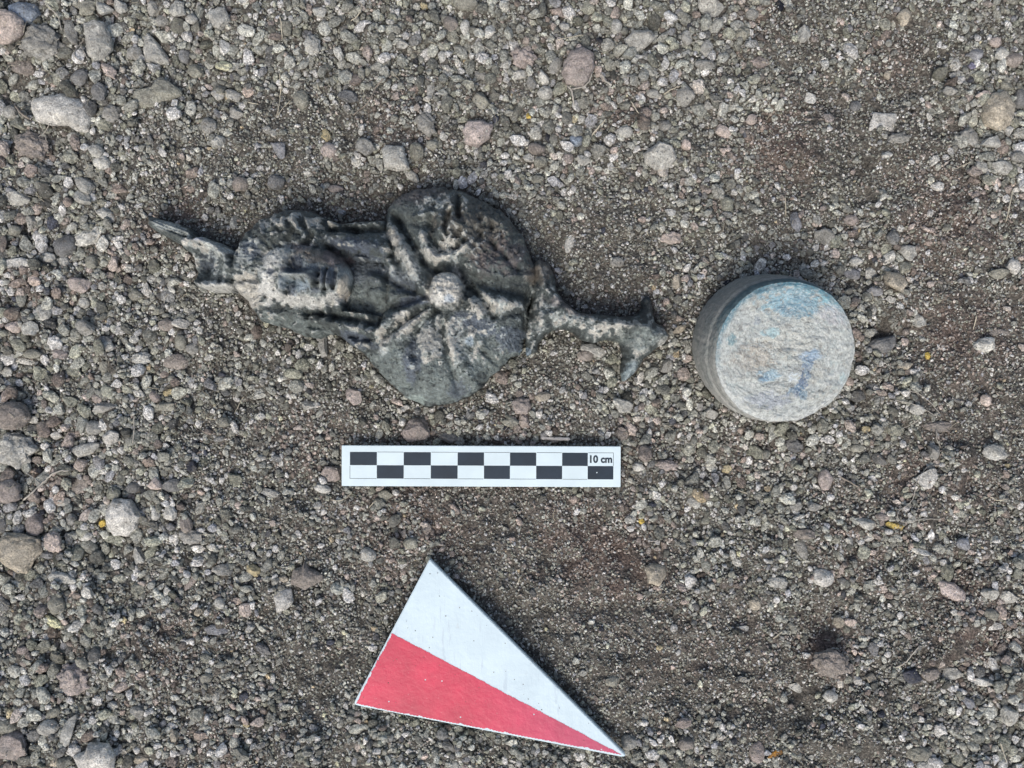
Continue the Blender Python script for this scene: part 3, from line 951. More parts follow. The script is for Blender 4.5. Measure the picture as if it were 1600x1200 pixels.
rs = np.random.default_rng(99)
for d in single:
    A = d['w'] * d['h']
    sub = 4 if A > 1500 else 3 if A > 350 else 2
    p, f = rock_verts(sub, d['s'], rs)
    rx, ry, hz, zc, fac = place_stone(d, sub, rs.uniform(0.35, 0.65))
    ang = math.radians(-d['a'])
    kind = 'charcoal' if d['c'] == 'k' else 'leaf_scrap' if d['c'] == 'O' else 'clod' if d['s'] == 'l' else 'pebble' if max(d['w'], d['h']) < 26 else 'stone'
    q = p * np.array([rx / PPM * fac, ry / PPM * fac, hz])
    if (int(d['x']), int(d['y'])) in OUTLINE:
        v0 = ICO[sub][0]; az = np.arctan2(-v0[:, 1], v0[:, 0])
        R_ = outline_radius(OUTLINE[(int(d['x']), int(d['y']))], d['x'], d['y'], az)
        wob = 1 + .06 * fbm(v0[:, 0] * 3 + d['x'], v0[:, 1] * 3, v0[:, 2] * 3, seed=7)
        rho = np.hypot(v0[:, 0], v0[:, 1]) ** .85 * R_ * wob
        q = np.stack([np.cos(az) * rho / PPM * fac, -np.sin(az) * rho / PPM * fac, p[:, 2] * hz], -1); ang = 0.0
    if d['s'] == 'a': q[:, 2] += q[:, 0] * rs.uniform(-.2, .2) + q[:, 1] * rs.uniform(-.2, .2)
    if d['c'] == 'O': q[:, 2] = q[:, 2] * 0.35 + 0.0012 * (q[:, 0] / (rx / PPM)) ** 2
    me = mesh_np(kind, q, f, True)
    o = link(kind, me, M_stone, loc=W(d['x'], d['y'], zc))
    o.rotation_euler = (0, 0, ang)
    j = rs.uniform(1.02, 1.22)
    o.color = tuple(c * min(j, .66 / max(PAL[d['c']])) for c in PAL[d['c']]) + (1,)
    grp = {'charcoal': 'charcoal bits in the soil', 'leaf_scrap': None, 'clod': 'crumbly clods on the soil', 'pebble': 'pebbles lying on the soil', 'stone': 'stones lying on the soil'}[kind]
    tag(o, d['lab'], {'leaf_scrap': 'leaf'}.get(kind, kind), grp)
    stamp(d['x'], d['y'], rx, ry, math.radians(d['a']), zc + hz * .9, zc)

# ------------------------------------------------------------------ gravel and grains: one object of scattered real rocks
tmpl = bpy.data.collections.new("grain_shapes")             # never linked: only feeds the node tree
NT_BIG, NT_MID, NT_FINE = 14, 16, 8
for i in range(NT_BIG + NT_MID + NT_FINE):
    r_ = np.random.default_rng(500 + i)
    sub = 3 if i < NT_BIG else 2 if i < NT_BIG + NT_MID else 1
    p, f = rock_verts(sub, 'alaraa'[i % 6], r_)
    p[:, 2] *= 0.8
    me = mesh_np(f"grain_shape_{i:02d}", p, f, True)
    me.materials.append(M_grain)
    tmpl.objects.link(bpy.data.objects.new(f"grain_shape_{i:02d}", me))

PTS = []; SCL = []; ROT = []; IDX = []; COL = []
GREY = np.array([(.205,.212,.188), (.262,.268,.238), (.33,.337,.305), (.16,.163,.142), (.195,.20,.162), (.46,.46,.41), (.20,.205,.212), (.12,.123,.12), (.15,.152,.128)])
GW = np.array([.22, .18, .12, .15, .15, .03, .04, .05, .06])
ROSE = np.array([(.25,.218,.195), (.195,.165,.145), (.32,.285,.255), (.155,.13,.112)])
def grain_colour(n, red, fine=False):
    c = GREY[rng.choice(len(GREY), n, p=GW / GW.sum())].copy()
    k = rng.random(n) < np.clip(red * 0.75 + 0.06, 0, 1)
    c[k] = ROSE[rng.choice(4, k.sum(), p=[.35, .3, .15, .2])]
    s = rng.random(n)
    c[s < .02] = (.60, .58, .52)
    c[(s > .03) & (s < .034)] = (.46, .38, .25)
    c[(s > .034) & (s < .04)] = (.03, .033, .042)
    return np.minimum(c * np.array([1.62, 1.60, 1.56]) * np.exp(rng.normal(0, .40, (n, 1))), np.array([.64, .63, .59]))

def add(px, py, r, asp, z, lo, n, col, flat=0.75):
    """px, py photo pixels; r radius px; z centre height metres"""
    k = len(px)
    f = (H - z) / H / PPM
    PTS.append(np.stack([(px - 800) * f, (600 - py) * f, z], -1))
    ro = np.stack([rng.normal(0, .25, k), rng.normal(0, .25, k), rng.uniform(0, 6.283, k)], -1)
    ROT.append(ro)
    SCL.append(np.stack([r * asp, r / asp, r * flat * rng.uniform(.8, 1.15, k)], -1) / PPM)
    IDX.append(lo + rng.integers(0, n, k)); COL.append(col)

# the hand-placed small ones first
for d in small:
    rx, ry, hz, zc, fac = place_stone(d, 2, 0.4)
    z = np.array([zc])
    k0 = len(PTS)
    add(np.array([d['x']]), np.array([d['y']]), np.array([(rx * ry) ** .5]), np.array([(rx / ry) ** .5]), z, 0, NT_BIG, np.array([PAL[d['c']]]) * 1.0)
    ROT[-1][:, 2] = math.radians(-d['a'])
    stamp(d['x'], d['y'], rx, ry, math.radians(d['a']), zc + hz, zc)

def scatter(n_try, rlo, rhi, power, keep, overlap, sink, lo, nt, sub_occ=0.3):
    px = rng.uniform(-270, 1870, n_try); py = rng.uniform(-270, 1470, n_try)
    u = rng.random(n_try)
    r = rlo * (rhi / rlo) ** (u ** power)
    ci, cj = cell(px, py)
    ok = rng.random(n_try) < keep(CRS[ci, cj], r)
    ok &= FDR[ci, cj] < r * 0.1
    px, py, r = px[ok], py[ok], r[ok]
    order = np.argsort(-r); px, py, r = px[order], py[order], r[order]
    asp = np.sqrt(rng.uniform(1.0, 1.7, len(r)))
    sel = []; zz = []
    ca = np.cos(np.arange(8) * math.pi / 4); sa = np.sin(np.arange(8) * math.pi / 4)
    for k in range(len(r)):
        x, y, q = px[k], py[k], r[k] * overlap
        I = ((y + sa * q - RY0) / HR).astype(int); J = ((x + ca * q - RX0) / HR).astype(int)
        i, j = int((y - RY0) / HR), int((x - RX0) / HR)
        if OCC[i, j]: continue
        I = np.clip(I, 0, OCC.shape[0] - 1); J = np.clip(J, 0, OCC.shape[1] - 1)
        if OCC[I, J].sum() > 8 * sub_occ: continue
        hz = r[k] * .7 / PPM
        z = GROUND0[i, j] + hz * sink[0] + hz * (sink[1] - sink[0]) * rng.random()
        stamp(x, y, r[k], r[k], 0.0, z + hz, z)
        sel.append(k); zz.append(z)
    sel = np.array(sel); zz = np.array(zz)
    ci, cj = cell(px[sel], py[sel])
    add(px[sel], py[sel], r[sel], asp[sel], zz, lo, nt, grain_colour(len(sel), RDN[ci, cj]))
    return len(sel)

n1 = scatter(21000, 6.0, 13.0, 1.7, lambda c, r: np.clip((c - .45) * 1.7, 0, 1), 0.95, (0.1, 0.9), 0, NT_BIG, .3)
n2 = scatter(85000, 2.9, 6.8, 1.25, lambda c, r: np.clip(c * 1.7 - .35, 0.02, 1), 0.8, (0.1, 1.0), NT_BIG, NT_MID, .4)
n3 = scatter(400000, 1.5, 2.9, 1.0, lambda c, r: np.clip(c * 1.0 + .25, .25, 1), 0.7, (0.1, 1.1), NT_BIG, NT_MID, .4)

def dust(n, rlo, rhi, lo, nt, on_top):
    px = rng.uniform(-270, 1870, n); py = rng.uniform(-270, 1470, n)
    r = rng.uniform(rlo, rhi, n)
    ci, cj = cell(px, py)
    up = HGT[ci, cj] - GROUND0[ci, cj]
    ok = (FDR[ci, cj] < 1.2) & ((up < 0.0006) | (rng.random(n) < on_top))
    px, py, r, ci, cj, up = px[ok], py[ok], r[ok], ci[ok], cj[ok], up[ok]
    z = HGT[ci, cj] + r / PPM * np.where(up > .0006, .25, rng.uniform(-.1, .9, len(r)))
    col = grain_colour(len(r), RDN[ci, cj]) * .9
    add(px, py, r, np.sqrt(rng.uniform(1, 1.6, len(r))), z, lo, nt, col)
    return len(r)
n4 = dust(280000, 0.6, 1.5, NT_BIG + NT_MID, NT_FINE, .05)
print("gravel", n1, n2, n3, n4)

# a few grains of grit lying on the painted pointer
k_ = 60; u_ = rng.random((k_, 2)); fl = u_.sum(1) > 1; u_[fl] = 1 - u_[fl]
gxp = 672 + u_[:, 0] * (553 - 672) + u_[:, 1] * (978 - 672); gyp = 869 + u_[:, 0] * (1094 - 869) + u_[:, 1] * (1178 - 869)
lx, ly = (gxp - 740) / PPM, (1045 - gyp) / PPM
add(gxp, gyp, rng.uniform(.35, .95, k_), np.ones(k_) * 1.2, 0.0035 + 0.0035 + ly * math.sin(math.radians(.8)) - lx * math.sin(math.radians(.5)), NT_BIG + NT_MID, NT_FINE, grain_colour(k_, np.zeros(k_)) * .6)
P_ = np.concatenate(PTS); S_ = np.concatenate(SCL); R_ = np.concatenate(ROT); I_ = np.concatenate(IDX); C_ = np.concatenate(COL)
gm = bpy.data.meshes.new("gravel")
gm.vertices.add(len(P_)); gm.vertices.foreach_set("co", P_.astype(np.float32).ravel())
a = gm.attributes.new("scl", 'FLOAT_VECTOR', 'POINT'); a.data.foreach_set("vector", S_.astype(np.float32).ravel())
a = gm.attributes.new("rot", 'FLOAT_VECTOR', 'POINT'); a.data.foreach_set("vector", R_.astype(np.float32).ravel())
a = gm.attributes.new("pick", 'INT', 'POINT'); a.data.foreach_set("value", I_.astype(np.int32))
a = gm.attributes.new("col", 'FLOAT_COLOR', 'POINT')
c4 = np.ones((len(C_), 4), np.float32); c4[:, :3] = C_
a.data.foreach_set("color", c4.ravel())
gravel = link("gravel", gm, M_grain)
tag(gravel, "loose grey and pinkish gravel, grit and coarse sand all over the soil", "gravel", kind='stuff')

ng = bpy.data.node_groups.new("scatter_gravel", 'GeometryNodeTree')
ng.interface.new_socket("Geometry", in_out='INPUT', socket_type='NodeSocketGeometry')
ng.interface.new_socket("Geometry", in_out='OUTPUT', socket_type='NodeSocketGeometry')
gi = ng.nodes.new("NodeGroupInput"); go = ng.nodes.new("NodeGroupOutput")
iop = ng.nodes.new("GeometryNodeInstanceOnPoints")
ci_ = ng.nodes.new("GeometryNodeCollectionInfo"); ci_.inputs[0].default_value = tmpl
ci_.inputs['Separate Children'].default_value = True; ci_.inputs['Reset Children'].default_value = True
def named(n_, t_):
    nd = ng.nodes.new("GeometryNodeInputNamedAttribute"); nd.data_type = t_; nd.inputs['Name'].default_value = n_
    return nd.outputs[0]
e2r = ng.nodes.new("FunctionNodeEulerToRotation")
ng.links.new(gi.outputs[0], iop.inputs['Points'])
ng.links.new(ci_.outputs[0], iop.inputs['Instance'])
iop.inputs['Pick Instance'].default_value = True
ng.links.new(named("pick", 'INT'), iop.inputs['Instance Index'])
ng.links.new(named("rot", 'FLOAT_VECTOR'), e2r.inputs[0])
ng.links.new(e2r.outputs[0], iop.inputs['Rotation'])
ng.links.new(named("scl", 'FLOAT_VECTOR'), iop.inputs['Scale'])
ng.links.new(iop.outputs[0], go.inputs[0])
gravel.modifiers.new("scatter", 'NODES').node_group = ng

# ------------------------------------------------------------------ the bronze bust: relief worked out in photo pixels, then taken back to metres
bx0, bx1, by0, by1 = 212, 1060, 278, 648
BX, BY = np.meshgrid(np.arange(bx0, bx1, 1.0), np.arange(by0, by1, 1.0))
WX = BX + 1.8 * fbm(BX / 13, BY / 13, seed=51) + .7 * vnoise(BX / 3.5, BY / 3.5, seed=52)
WY = BY + 1.8 * fbm(BX / 13, BY / 13, seed=53) + .7 * vnoise(BX / 3.5, BY / 3.5, seed=54)
def infl(poly, D, Ht, base, p=0.5):
    d = sdist(WX, WY, poly)
    t = 1 - np.clip(d / D, 0, 1)
    return np.where(d > 0, base + (Ht - base) * (1 - t * t) ** p, -99.0), d
def stroke(pts, w, amp, prof='g', w2=None):
    """ridge (amp>0) or groove (amp<0) along a polyline"""
    d = seg_dist(BX, BY, pts, closed=False)
    return amp * np.exp(-(d / w) ** 2)
def blob(x, y, r, amp, ry=None, ang=0.0):
    ry = ry or r; c, s = math.cos(math.radians(ang)), math.sin(math.radians(ang))
    u = ((BX - x) * c + (BY - y) * s) / r; v = (-(BX - x) * s + (BY - y) * c) / ry
    return amp * np.exp(-(u * u + v * v))
def smax(a, b, k=6.0):
    h = np.clip(0.5 + 0.5 * (a - b) / k, 0, 1)
    return b * (1 - h) + a * h + k * h * (1 - h)
def blur(a, n):
    for _ in range(3):
        for ax in (0, 1):
            c = np.cumsum(np.pad(a, [(n + 1, n) if i == ax else (0, 0) for i in (0, 1)], mode='edge'), axis=ax)
            a = (np.take(c, range(2 * n + 1, c.shape[ax]), ax) - np.take(c, range(0, c.shape[ax] - 2 * n - 1), ax)) / (2 * n + 1)
    return a

# drapery over chest and shoulders
T, dT = infl(TORSO, 95, 84, 20, .55)
T = T + blob(660, 575, 62, 24, 50, 20) + blob(705, 345, 60, 18, 45, 25) + blob(800, 470, 40, 6)
T = T + blob(560, 440, 40, -20, 60) 
fold = 0
R = lambda p, w, a: stroke(p, w, a)
fold += R([(606,346),(630,390),(653,432),(668,452)], 11, 26) + R([(618,336),(646,384),(668,420),(690,428)], 6.5, -30) + R([(594,372),(622,415),(648,452)], 7, -20)
fold += R([(598,400),(632,430),(662,455)], 7, 14) + R([(588,425),(640,456),(664,462)], 5, -16) + R([(580,455),(625,463),(662,463)], 6, 10) + R([(575,487),(620,478),(664,463)], 6, -26)
fold += R([(582,522),(622,492),(664,470)], 9, 20) + R([(600,524),(640,497),(668,478)], 4.5, -15) + R([(600,540),(640,510),(672,484)], 8, 16) + R([(646,560),(646,520),(660,500),(682,485)], 6, -20)
fold += R([(668,548),(672,512),(688,492)], 12, 20) + R([(692,490),(690,525),(700,560),(716,612),(722,630)], 5.5, -14) + R([(702,505),(706,540),(724,575),(745,602)], 9, 13)
fold += R([(750,545),(768,562),(792,580)], 5, -22) + R([(738,522),(757,550),(780,574)], 9, 14) + R([(654,548),(652,580),(640,604),(615,606)], 5.5, -15) + R([(800,500),(780,530),(800,560)], 10, 8)
fold += R([(620,560),(600,590)], 20, 6) + R([(722,466),(742,480),(752,492)], 10, 22) + R([(735,448),(758,474),(772,492)], 5.5, -26) + R([(752,462),(790,472),(818,482)], 12, 16) + R([(770,498),(800,488),(820,492)], 6, -10)
fold += R([(722,430),(760,449),(800,456),(838,462)], 9, -30) + R([(672,416),(720,420),(760,436),(830,444)], 7, -14) + R([(740,422),(790,436),(832,432)], 6, 12) + R([(668,458),(684,424),(712,424),(730,452),(728,476)], 6, -14)
fold += R([(661,370),(667,390),(682,403),(706,402),(730,386)], 8, 24) + R([(676,345),(674,372),(690,390)], 7, -18) + R([(690,344),(694,366),(708,378)], 7, 16) + R([(703,330),(693,352),(698,365)], 4, -24)
fold += blob(711, 322, 9, 14, 12) + R([(716,306),(716,336)], 4, -30) + blob(728, 318, 9, 16, 14) + R([(705,340),(716,352)], 6, 14) + R([(646,341),(674,333)], 4, 14) + R([(612,346),(645,347),(668,350)], 8, -16)
fold += R([(738,345),(770,338),(790,352)], 10, 12) + R([(725,395),(750,380),(775,372)], 9, 10) + R([(735,412),(790,412),(815,408)], 12, 14) + R([(765,375),(788,400),(806,420)], 5, -16) + R([(790,365),(812,395)], 6, 8)
fold += R([(590,384),(603,420),(604,462),(588,506)], 5, -16) + R([(598,380),(612,420),(612,466),(597,510)], 6, 10) + R([(548,402),(590,398)], 9, -16) + R([(552,492),(590,494)], 8, -18) + R([(555,430),(598,438)], 16, 12)
fold += R([(838,436),(826,468),(821,505),(824,545)], 5, -34)
rub = np.clip(blob(745, 360, 70, 1, 50) * 1.4, 0, 1)
T = T + fold * .68 * smooth(0, 12, dT) + rub * 11 * fbm(BX / 11, BY / 11, seed=61, octs=3) + 3 * fbm(BX / 30, BY / 30, seed=62)

# hair
Hh, dH = infl(HAIR, 40, 86, 20, .5)
FX, FY, FA = 473.0, 431.0, math.radians(7.0)
cu, su = math.cos(FA), math.sin(FA)
U = (BX - FX) * cu + (BY - FY) * su               # towards the chin
Vv = -(BX - FX) * su + (BY - FY) * cu             # towards the picture's bottom
th = np.arctan2(Vv, U); rr = np.hypot(U / 1.35, Vv)
arc = th * 60
lock = np.sin(arc / 3.6 + 1.7 * np.sin(rr / 7.0 + 2 * np.sin(arc / 20)))
back = smooth(-20, -60, U)                                      # crown: fine combed teeth
Hh = Hh + smooth(0, 10, dH) * (4.6 * lock * (0.25 + 0.75 * (1 - back)) + 1.2 * np.sin(arc / 1.5 + 2.5 * fbm(BX / 20, BY / 20, seed=58)) * back) + 5 * fbm(BX / 14, BY / 10, seed=63)
Hh = Hh + R([(362,436),(395,437)], 5, -9)
# crescent waves over the upper side, locks running back along both sides of the neck
for k in range(7):
    x = 402 + k * 18
    Hh = Hh + R([(x, 378 - k), (x + 9, 362 - k * 1.5), (x + 4, 344 - k)], 3.6, 8) * smooth(0, 8, dH)
    Hh = Hh + R([(x + 2, 488 + k * 1.6), (x + 10, 500 + k * 1.6), (x + 4, 514 + k)], 3.6, 6.5) * smooth(0, 8, dH)
for pts, w, a in (([(520,372),(560,382),(608,388)], 11, 20), ([(515,358),(555,360),(605,358)], 5, -22), ([(518,349),(560,350),(596,349)], 7, 16), ([(510,385),(545,402),(560,425)], 7, -26),
                  ([(488,498),(530,510),(582,520)], 7, 15), ([(486,508),(530,522),(575,531)], 4, -9), ([(498,518),(535,530),(570,540)], 9, 14), ([(478,492),(483,508),(478,524)], 4, -14), ([(480,487),(530,497),(580,505)], 5, -13)):
    Hh = Hh + R(pts, w, a) * smooth(-2, 6, dH)
tw = seg_dist(BX, BY, [(498,514),(575,538)], closed=False) < 18
Hh = Hh + np.where(tw, 3.0 * np.sin((BX * 0.8 - BY * 0.6) / 2.3), 0) * (dH > 2)
tw2 = seg_dist(BX, BY, [(490,500),(580,518)], closed=False) < 8
Hh = Hh + np.where(tw2, 2.5 * np.sin((BX * 0.95 + BY * 0.3) / 2.1), 0) * (dH > 2)
# neck
T = T + 20 * smooth(30, 14, seg_dist(BX, BY, [(548, 442), (580, 448)], closed=False)) * (BX > 535)
neck = seg_dist(BX, BY, [(540,445),(625,455)], closed=False)
Nk = np.where(neck < 50, 30 + 34 * np.sqrt(np.clip(1 - (neck / 50) ** 2, 0, 1)), -99)
Hh = np.where((BX > 535) & (neck < 42), np.minimum(Hh, 52 + 0 * BX), Hh)

# face: long oval, crown end to the left, chin to the right
UL, UR = -76.0, 76.0
wid = 53 * np.clip(1 - np.abs((U + 12) / np.where(U > -12, 92, 66)) ** 2.4, 0, 1) ** 0.62
q = np.clip(1 - (Vv / np.maximum(wid, 1e-3)) ** 2, 0, 1)
ends = np.clip(1 - ((U - 0) / 78.0) ** 2, 0, 1)
inface = (wid > 1) & (np.abs(Vv) < wid) & (np.abs(U) < 77)
Fz = 62 + 64 * np.sqrt(q) ** 0.95 * ends ** 0.45
def fb(u, v, r, a, r2=None):
    r2 = r2 or r
    return a * np.exp(-((U - u) / r) ** 2 - ((Vv - v) / r2) ** 2)
def fs(p0, p1, w, a):
    ax, ay = p0; bx_, by_ = p1
    vx, vy = bx_ - ax, by_ - ay
    t = np.clip(((U - ax) * vx + (Vv - ay) * vy) / (vx * vx + vy * vy), 0, 1)
    return a * np.exp(-(np.hypot(U - ax - t * vx, Vv - ay - t * vy) / w) ** 2)
Fz = Fz + fs((-29, -32), (-33, -10), 5, 10) + fs((-29, 32), (-33, 10), 5, 10)                 # brows
Fz = Fz + fb(-17, -19, 9, -25, 14) + fb(-17, 19, 9, -30, 14) + fb(-18, 9.5, 6, -8, 3.5)                           # sockets
Fz = Fz + fb(-15, -22, 5.5, 17, 8.5) + fb(-15, 22, 5.0, 20, 8)                                # eyes
Fz = Fz + fs((-18, -33), (-22, -23), 2.2, 5) + fs((-22, -23), (-18, -12), 2.2, 5) + fs((-18, 33), (-22, 23), 2.2, 6) + fs((-22, 23), (-18, 12), 2.2, 6) + fs((-8, -28), (-8, -16), 2.2, 3) + fs((-8, 28), (-8, 16), 2.2, 4)          # lids
nw = 3.8 + 4.6 * smooth(-26, 18, U)
nz = np.exp(-(Vv / nw) ** 2) * smooth(-40, -22, U) * (1 - smooth(15, 21, U)) * (11 + 25 * smooth(-25, 16, U))
Fz = Fz + nz + fb(13, -9, 5, 9) + fb(13, 9, 5, 9) + fb(22, -6, 3, -9) + fb(22, 6, 3, -9)
Fz = Fz + fb(6, -32, 16, 7) + fb(6, 32, 16, 8)                                          # cheeks
Fz = Fz + fs((31, -12), (31, 12), 4.2, 11) + fs((40, -10), (40, 10), 4.4, 12) + fs((35.5, -15), (35.5, 15), 2.4, -17)     # lips
Fz = Fz + fs((49, -12), (49, 12), 4.0, -13) + fb(61, 2, 11, 12, 16)                      # chin
Fz = Fz + fs((24, -14), (38, -21), 4, -6) + fs((24, 14), (38, 21), 4, -6)
Fz = Fz + fb(-50, -3, 4.5, -7, 6)                                                        # pit on the forehead
Fz = Fz + 1.6 * fbm(BX / 9, BY / 9, seed=64)
Fz = np.where(inface, Fz, -99)

# headdress: a hollow crescent with a feathered tip
Cz, dC = infl(HEAD_DRESS, 12, 46, 18, .6)
Cz = Cz + blob(322, 413, 19, -34, 24, 0) + R([(305,444),(330,448),(356,446)], 6, 12) + R([(312,372),(335,384),(350,398),(357,420)], 7, 14) + R([(296,372),(320,392),(316,372)], 5, 6)
Cz = Cz + blob(312, 376, 6, 12, 5) + R([(288,368),(316,370),(330,372)], 4, -9)
for o_ in (-6, -1, 4, 9):
    Cz = Cz + R([(230, 340 + o_ * .8), (262, 353 + o_), (292, 364 + o_)], 1.6, 2.4)
for o_ in (-3.5, 1.5, 6.5):
    Cz = Cz + R([(230, 340 + o_ * .8), (262, 353 + o_), (290, 363 + o_)], 1.6, -1.2)
Cz = Cz + 2.5 * fbm(BX / 9, BY / 9, seed=65)

# stem with flange and forked end
WX, WY = BX * .6 + WX * .4, BY * .6 + WY * .4
Sz, dS = infl(STEM, 23, 64, 18, .6)
Sz = Sz + R([(862,458),(880,476),(912,494),(960,504),(1010,512)], 8, 10) + blob(1010, 522, 20, 12) + blob(848, 418, 24, -22, 30) + R([(838,400),(846,430),(852,452)], 5, 8) + R([(832,540),(850,515),(876,503)], 5, 9) \
    + R([(828,470),(834,510),(832,540)], 7, -16) + R([(845,500),(875,485)], 8, 6) + blob(1015, 462, 16, -30, 24) + 2.5 * fbm(BX / 14, BY / 14, seed=66)
Bd = np.hypot((BX - 697) / 1.0, (BY - 456) / 1.08)
Bz = np.where(Bd < 28, 92 + 34 * np.sqrt(np.clip(1 - (Bd / 28) ** 2, 0, 1)) , -99) + 3.5 * fbm(BX / 8, BY / 8, seed=67) + blob(704, 466, 8, -3)

layers = [T, np.maximum(Nk, -99), Hh, Fz, Cz, Sz, Bz]
out = layers[0]
for L_ in layers[1:]:
    out = np.where((out > -50) & (L_ > -50), smax(out, L_, 5.0), np.maximum(out, L_))
mask = out > -50
reg = np.argmax(np.stack([T, Nk - 1, Hh, Fz + 1, Cz, Sz, Bz]), 0)          # which part owns the point
reg = np.array([0, 0, 1, 2, 3, 4, 5])[reg]
dmax = np.maximum.reduce([dT, dH, dC, dS])
out = np.where(mask, out, 0)
rough = 1.7 * fbm(BX / 6, BY / 6, seed=68) + .9 * vnoise(BX / 2.4, BY / 2.4, seed=69) - 3.5 * smooth(.75, .95, fbm(BX / 4.5, BY / 4.5, seed=70))
Zr = np.where(mask, np.maximum(out + rough, 6), 0)
# true place: undo the perspective with the broad height of the piece
m_ = mask.astype(float)
broad = blur(Zr * m_, 9) / np.maximum(blur(m_, 9), 0.05)
zb = np.clip(broad, 0, 130) / PPM
fac = (H - zb) / H / PPM
VX = (BX - 800) * fac; VY = (600 - BY) * fac; VZ = Zr / PPM

# colour of the metal: corroded green-grey ground, pale crust on what stands proud, stains of their own shape, some painted shade on the face
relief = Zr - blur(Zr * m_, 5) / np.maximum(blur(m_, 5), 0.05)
DARK = np.array([.054, .064, .063]); GREEN = np.array([.20, .235, .222]); CREAM = np.array([.46, .445, .39]); PALE = np.array([.50, .545, .52])
BLUE = np.array([.28, .37, .44]); SLATE = np.array([.115, .14, .175]); BROWN = np.array([.20, .175, .145]); ROSEB = np.array([.165, .14, .138]); WHITE = np.array([.62, .62, .57])
col = np.ones(BX.shape + (3,)) * (0.6 * DARK + 0.4 * GREEN)
def lay(m, c):
    global col
    m = np.clip(m, 0, 1)[..., None]; col = col * (1 - m) + c * m
n_a = fbm(BX / 26, BY / 26, seed=71); n_b = fbm(BX / 7, BY / 7, seed=72, octs=4); n_c = fbm(BX / 14, BY / 14, seed=73, octs=4)
lay(smooth(0.0, .6, n_a) * .6, DARK)
lay(smooth(.15, .7, fbm(BX / 3.5, BY / 3.5, seed=74) * .6 + n_b * .5) * .35, GREEN * 1.4)
def stain_shade(x, y, r, c, s=1.0, ry=None, ang=0.0, edge=.9):
    g = blob(x, y, r, 1.0, ry, ang)
    lay(smooth(.20, .62, g * (1 + .2 * n_c) + edge * .5 * n_b * (.25 + g) + .10 * n_c) * s, c)
# broad fields
stain_shade(640, 590, 75, GREEN, .9, 45, 30); stain_shade(760, 550, 60, GREEN, .8); stain_shade(700, 600, 60, GREEN, .8); stain_shade(575, 470, 40, GREEN, .55); stain_shade(450, 512, 70, GREEN, .7, 20, 10)
stain_shade(740, 365, 62, BROWN, .5, 40, 20, 1.4); stain_shade(780, 400, 40, ROSEB, .6, 30, 0, 1.4); stain_shade(650, 305, 40, ROSEB, .5, 14, -10)
stain_shade(555, 385, 48, SLATE, .85, 12, 8); stain_shade(570, 415, 30, SLATE, .55); stain_shade(560, 532, 38, SLATE, .85, 10, 18); stain_shade(650, 470, 34, SLATE, .9, 9, -10); stain_shade(630, 440, 30, SLATE, .6, 18, 30)
stain_shade(740, 505, 40, SLATE, .8, 14, 20); stain_shade(800, 530, 26, SLATE, .7, 20); stain_shade(645, 565, 14, SLATE, .8, 34); stain_shade(385, 392, 24, SLATE, .8, 18); stain_shade(715, 610, 16, SLATE, .6); stain_shade(322, 405, 16, SLATE, .6)
crust = smooth(.05, .6, n_b * .75 + n_c * .35 + relief * .045)
crust_zone = np.clip(blob(690, 390, 60, .9, 26) + blob(630, 400, 16, 1.1, 50, -28) + blob(680, 525, 42, .9, 36) + blob(610, 520, 55, .9, 13, -35) + blob(770, 480, 50, .95, 16, 8) + blob(730, 540, 40, .6)
                     + blob(680, 320, 40, .6, 16) + blob(470, 345, 70, .75, 18) + blob(900, 500, 60, .9, 26) + blob(320, 380, 60, .9, 40) + blob(385, 460, 34, 1.2, 46) + blob(560, 505, 60, .5, 12, 10) + .10, 0, 1)
crust_zone = np.where(dS > 0, np.maximum(crust_zone, .62), crust_zone)
n_f = fbm(BX / 3.0, BY / 3.0, seed=75, octs=2)
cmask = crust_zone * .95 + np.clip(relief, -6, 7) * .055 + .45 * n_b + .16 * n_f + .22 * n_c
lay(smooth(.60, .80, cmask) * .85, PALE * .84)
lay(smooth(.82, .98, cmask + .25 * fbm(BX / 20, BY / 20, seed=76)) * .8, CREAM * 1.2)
lay(smooth(-.35, -.75, .5 * n_b + .35 * n_f + np.clip(relief, -8, 3) * .06) * .7, DARK * .6)  # darker in noise patches and low relief

# face: pale crust worn through to dark metal in places, eye and nose shade painted in
fm = np.where(inface, 1.0, 0.0) * smooth(0, 8, dH)
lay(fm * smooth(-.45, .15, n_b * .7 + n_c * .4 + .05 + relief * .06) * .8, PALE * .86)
lay(fm * smooth(.35, .1, np.abs(BX - 425) / 130 + .25 * n_c) * smooth(-.3, .3, n_b + .15) * .5, WHITE)
stain_shade(500, 400, 42, np.array([.23, .20, .165]), .85, 13, 14); stain_shade(525, 405, 26, ROSEB * 1.1, .7, 12, 20); stain_shade(470, 385, 20, ROSEB * 1.3, .5, 6)
stain_shade(390, 456, 24, CREAM * 1.15, .85, 30); stain_shade(420, 448, 15, WHITE * 1.12, .95, 28); stain_shade(470, 470, 50, WHITE, .9, 10, 6); stain_shade(420, 405, 16, WHITE, .85, 15); stain_shade(520, 466, 22, WHITE * 1.1, .9, 9); stain_shade(495, 433, 46, SLATE * .75, .75, 9, 8, 1.2)
stain_shade(462, 409, 13, SLATE * .6, .95, 10, 0, .5); stain_shade(462, 422, 24, SLATE * .55, .85, 5, 3, .5); stain_shade(505, 424, 26, SLATE * .8, .7, 6, 15, .5)  # shade of the upper socket and nose bridge, put into the colour
stain_shade(464, 444, 26, BLUE * .9, .6, 13, 5, 1.4); stain_shade(515, 434, 15, SLATE, .75, 14); stain_shade(423, 424, 6, SLATE * .8, .9, 5, 0, .3); stain_shade(493, 452, 8, SLATE, .6, 6); stain_shade(455, 452, 9, SLATE * .6, .8, 8, 0, .8); stain_shade(470, 433, 20, PALE * .8, .5, 4)  # also shade painted into the lower socket, chin groove and forehead pit
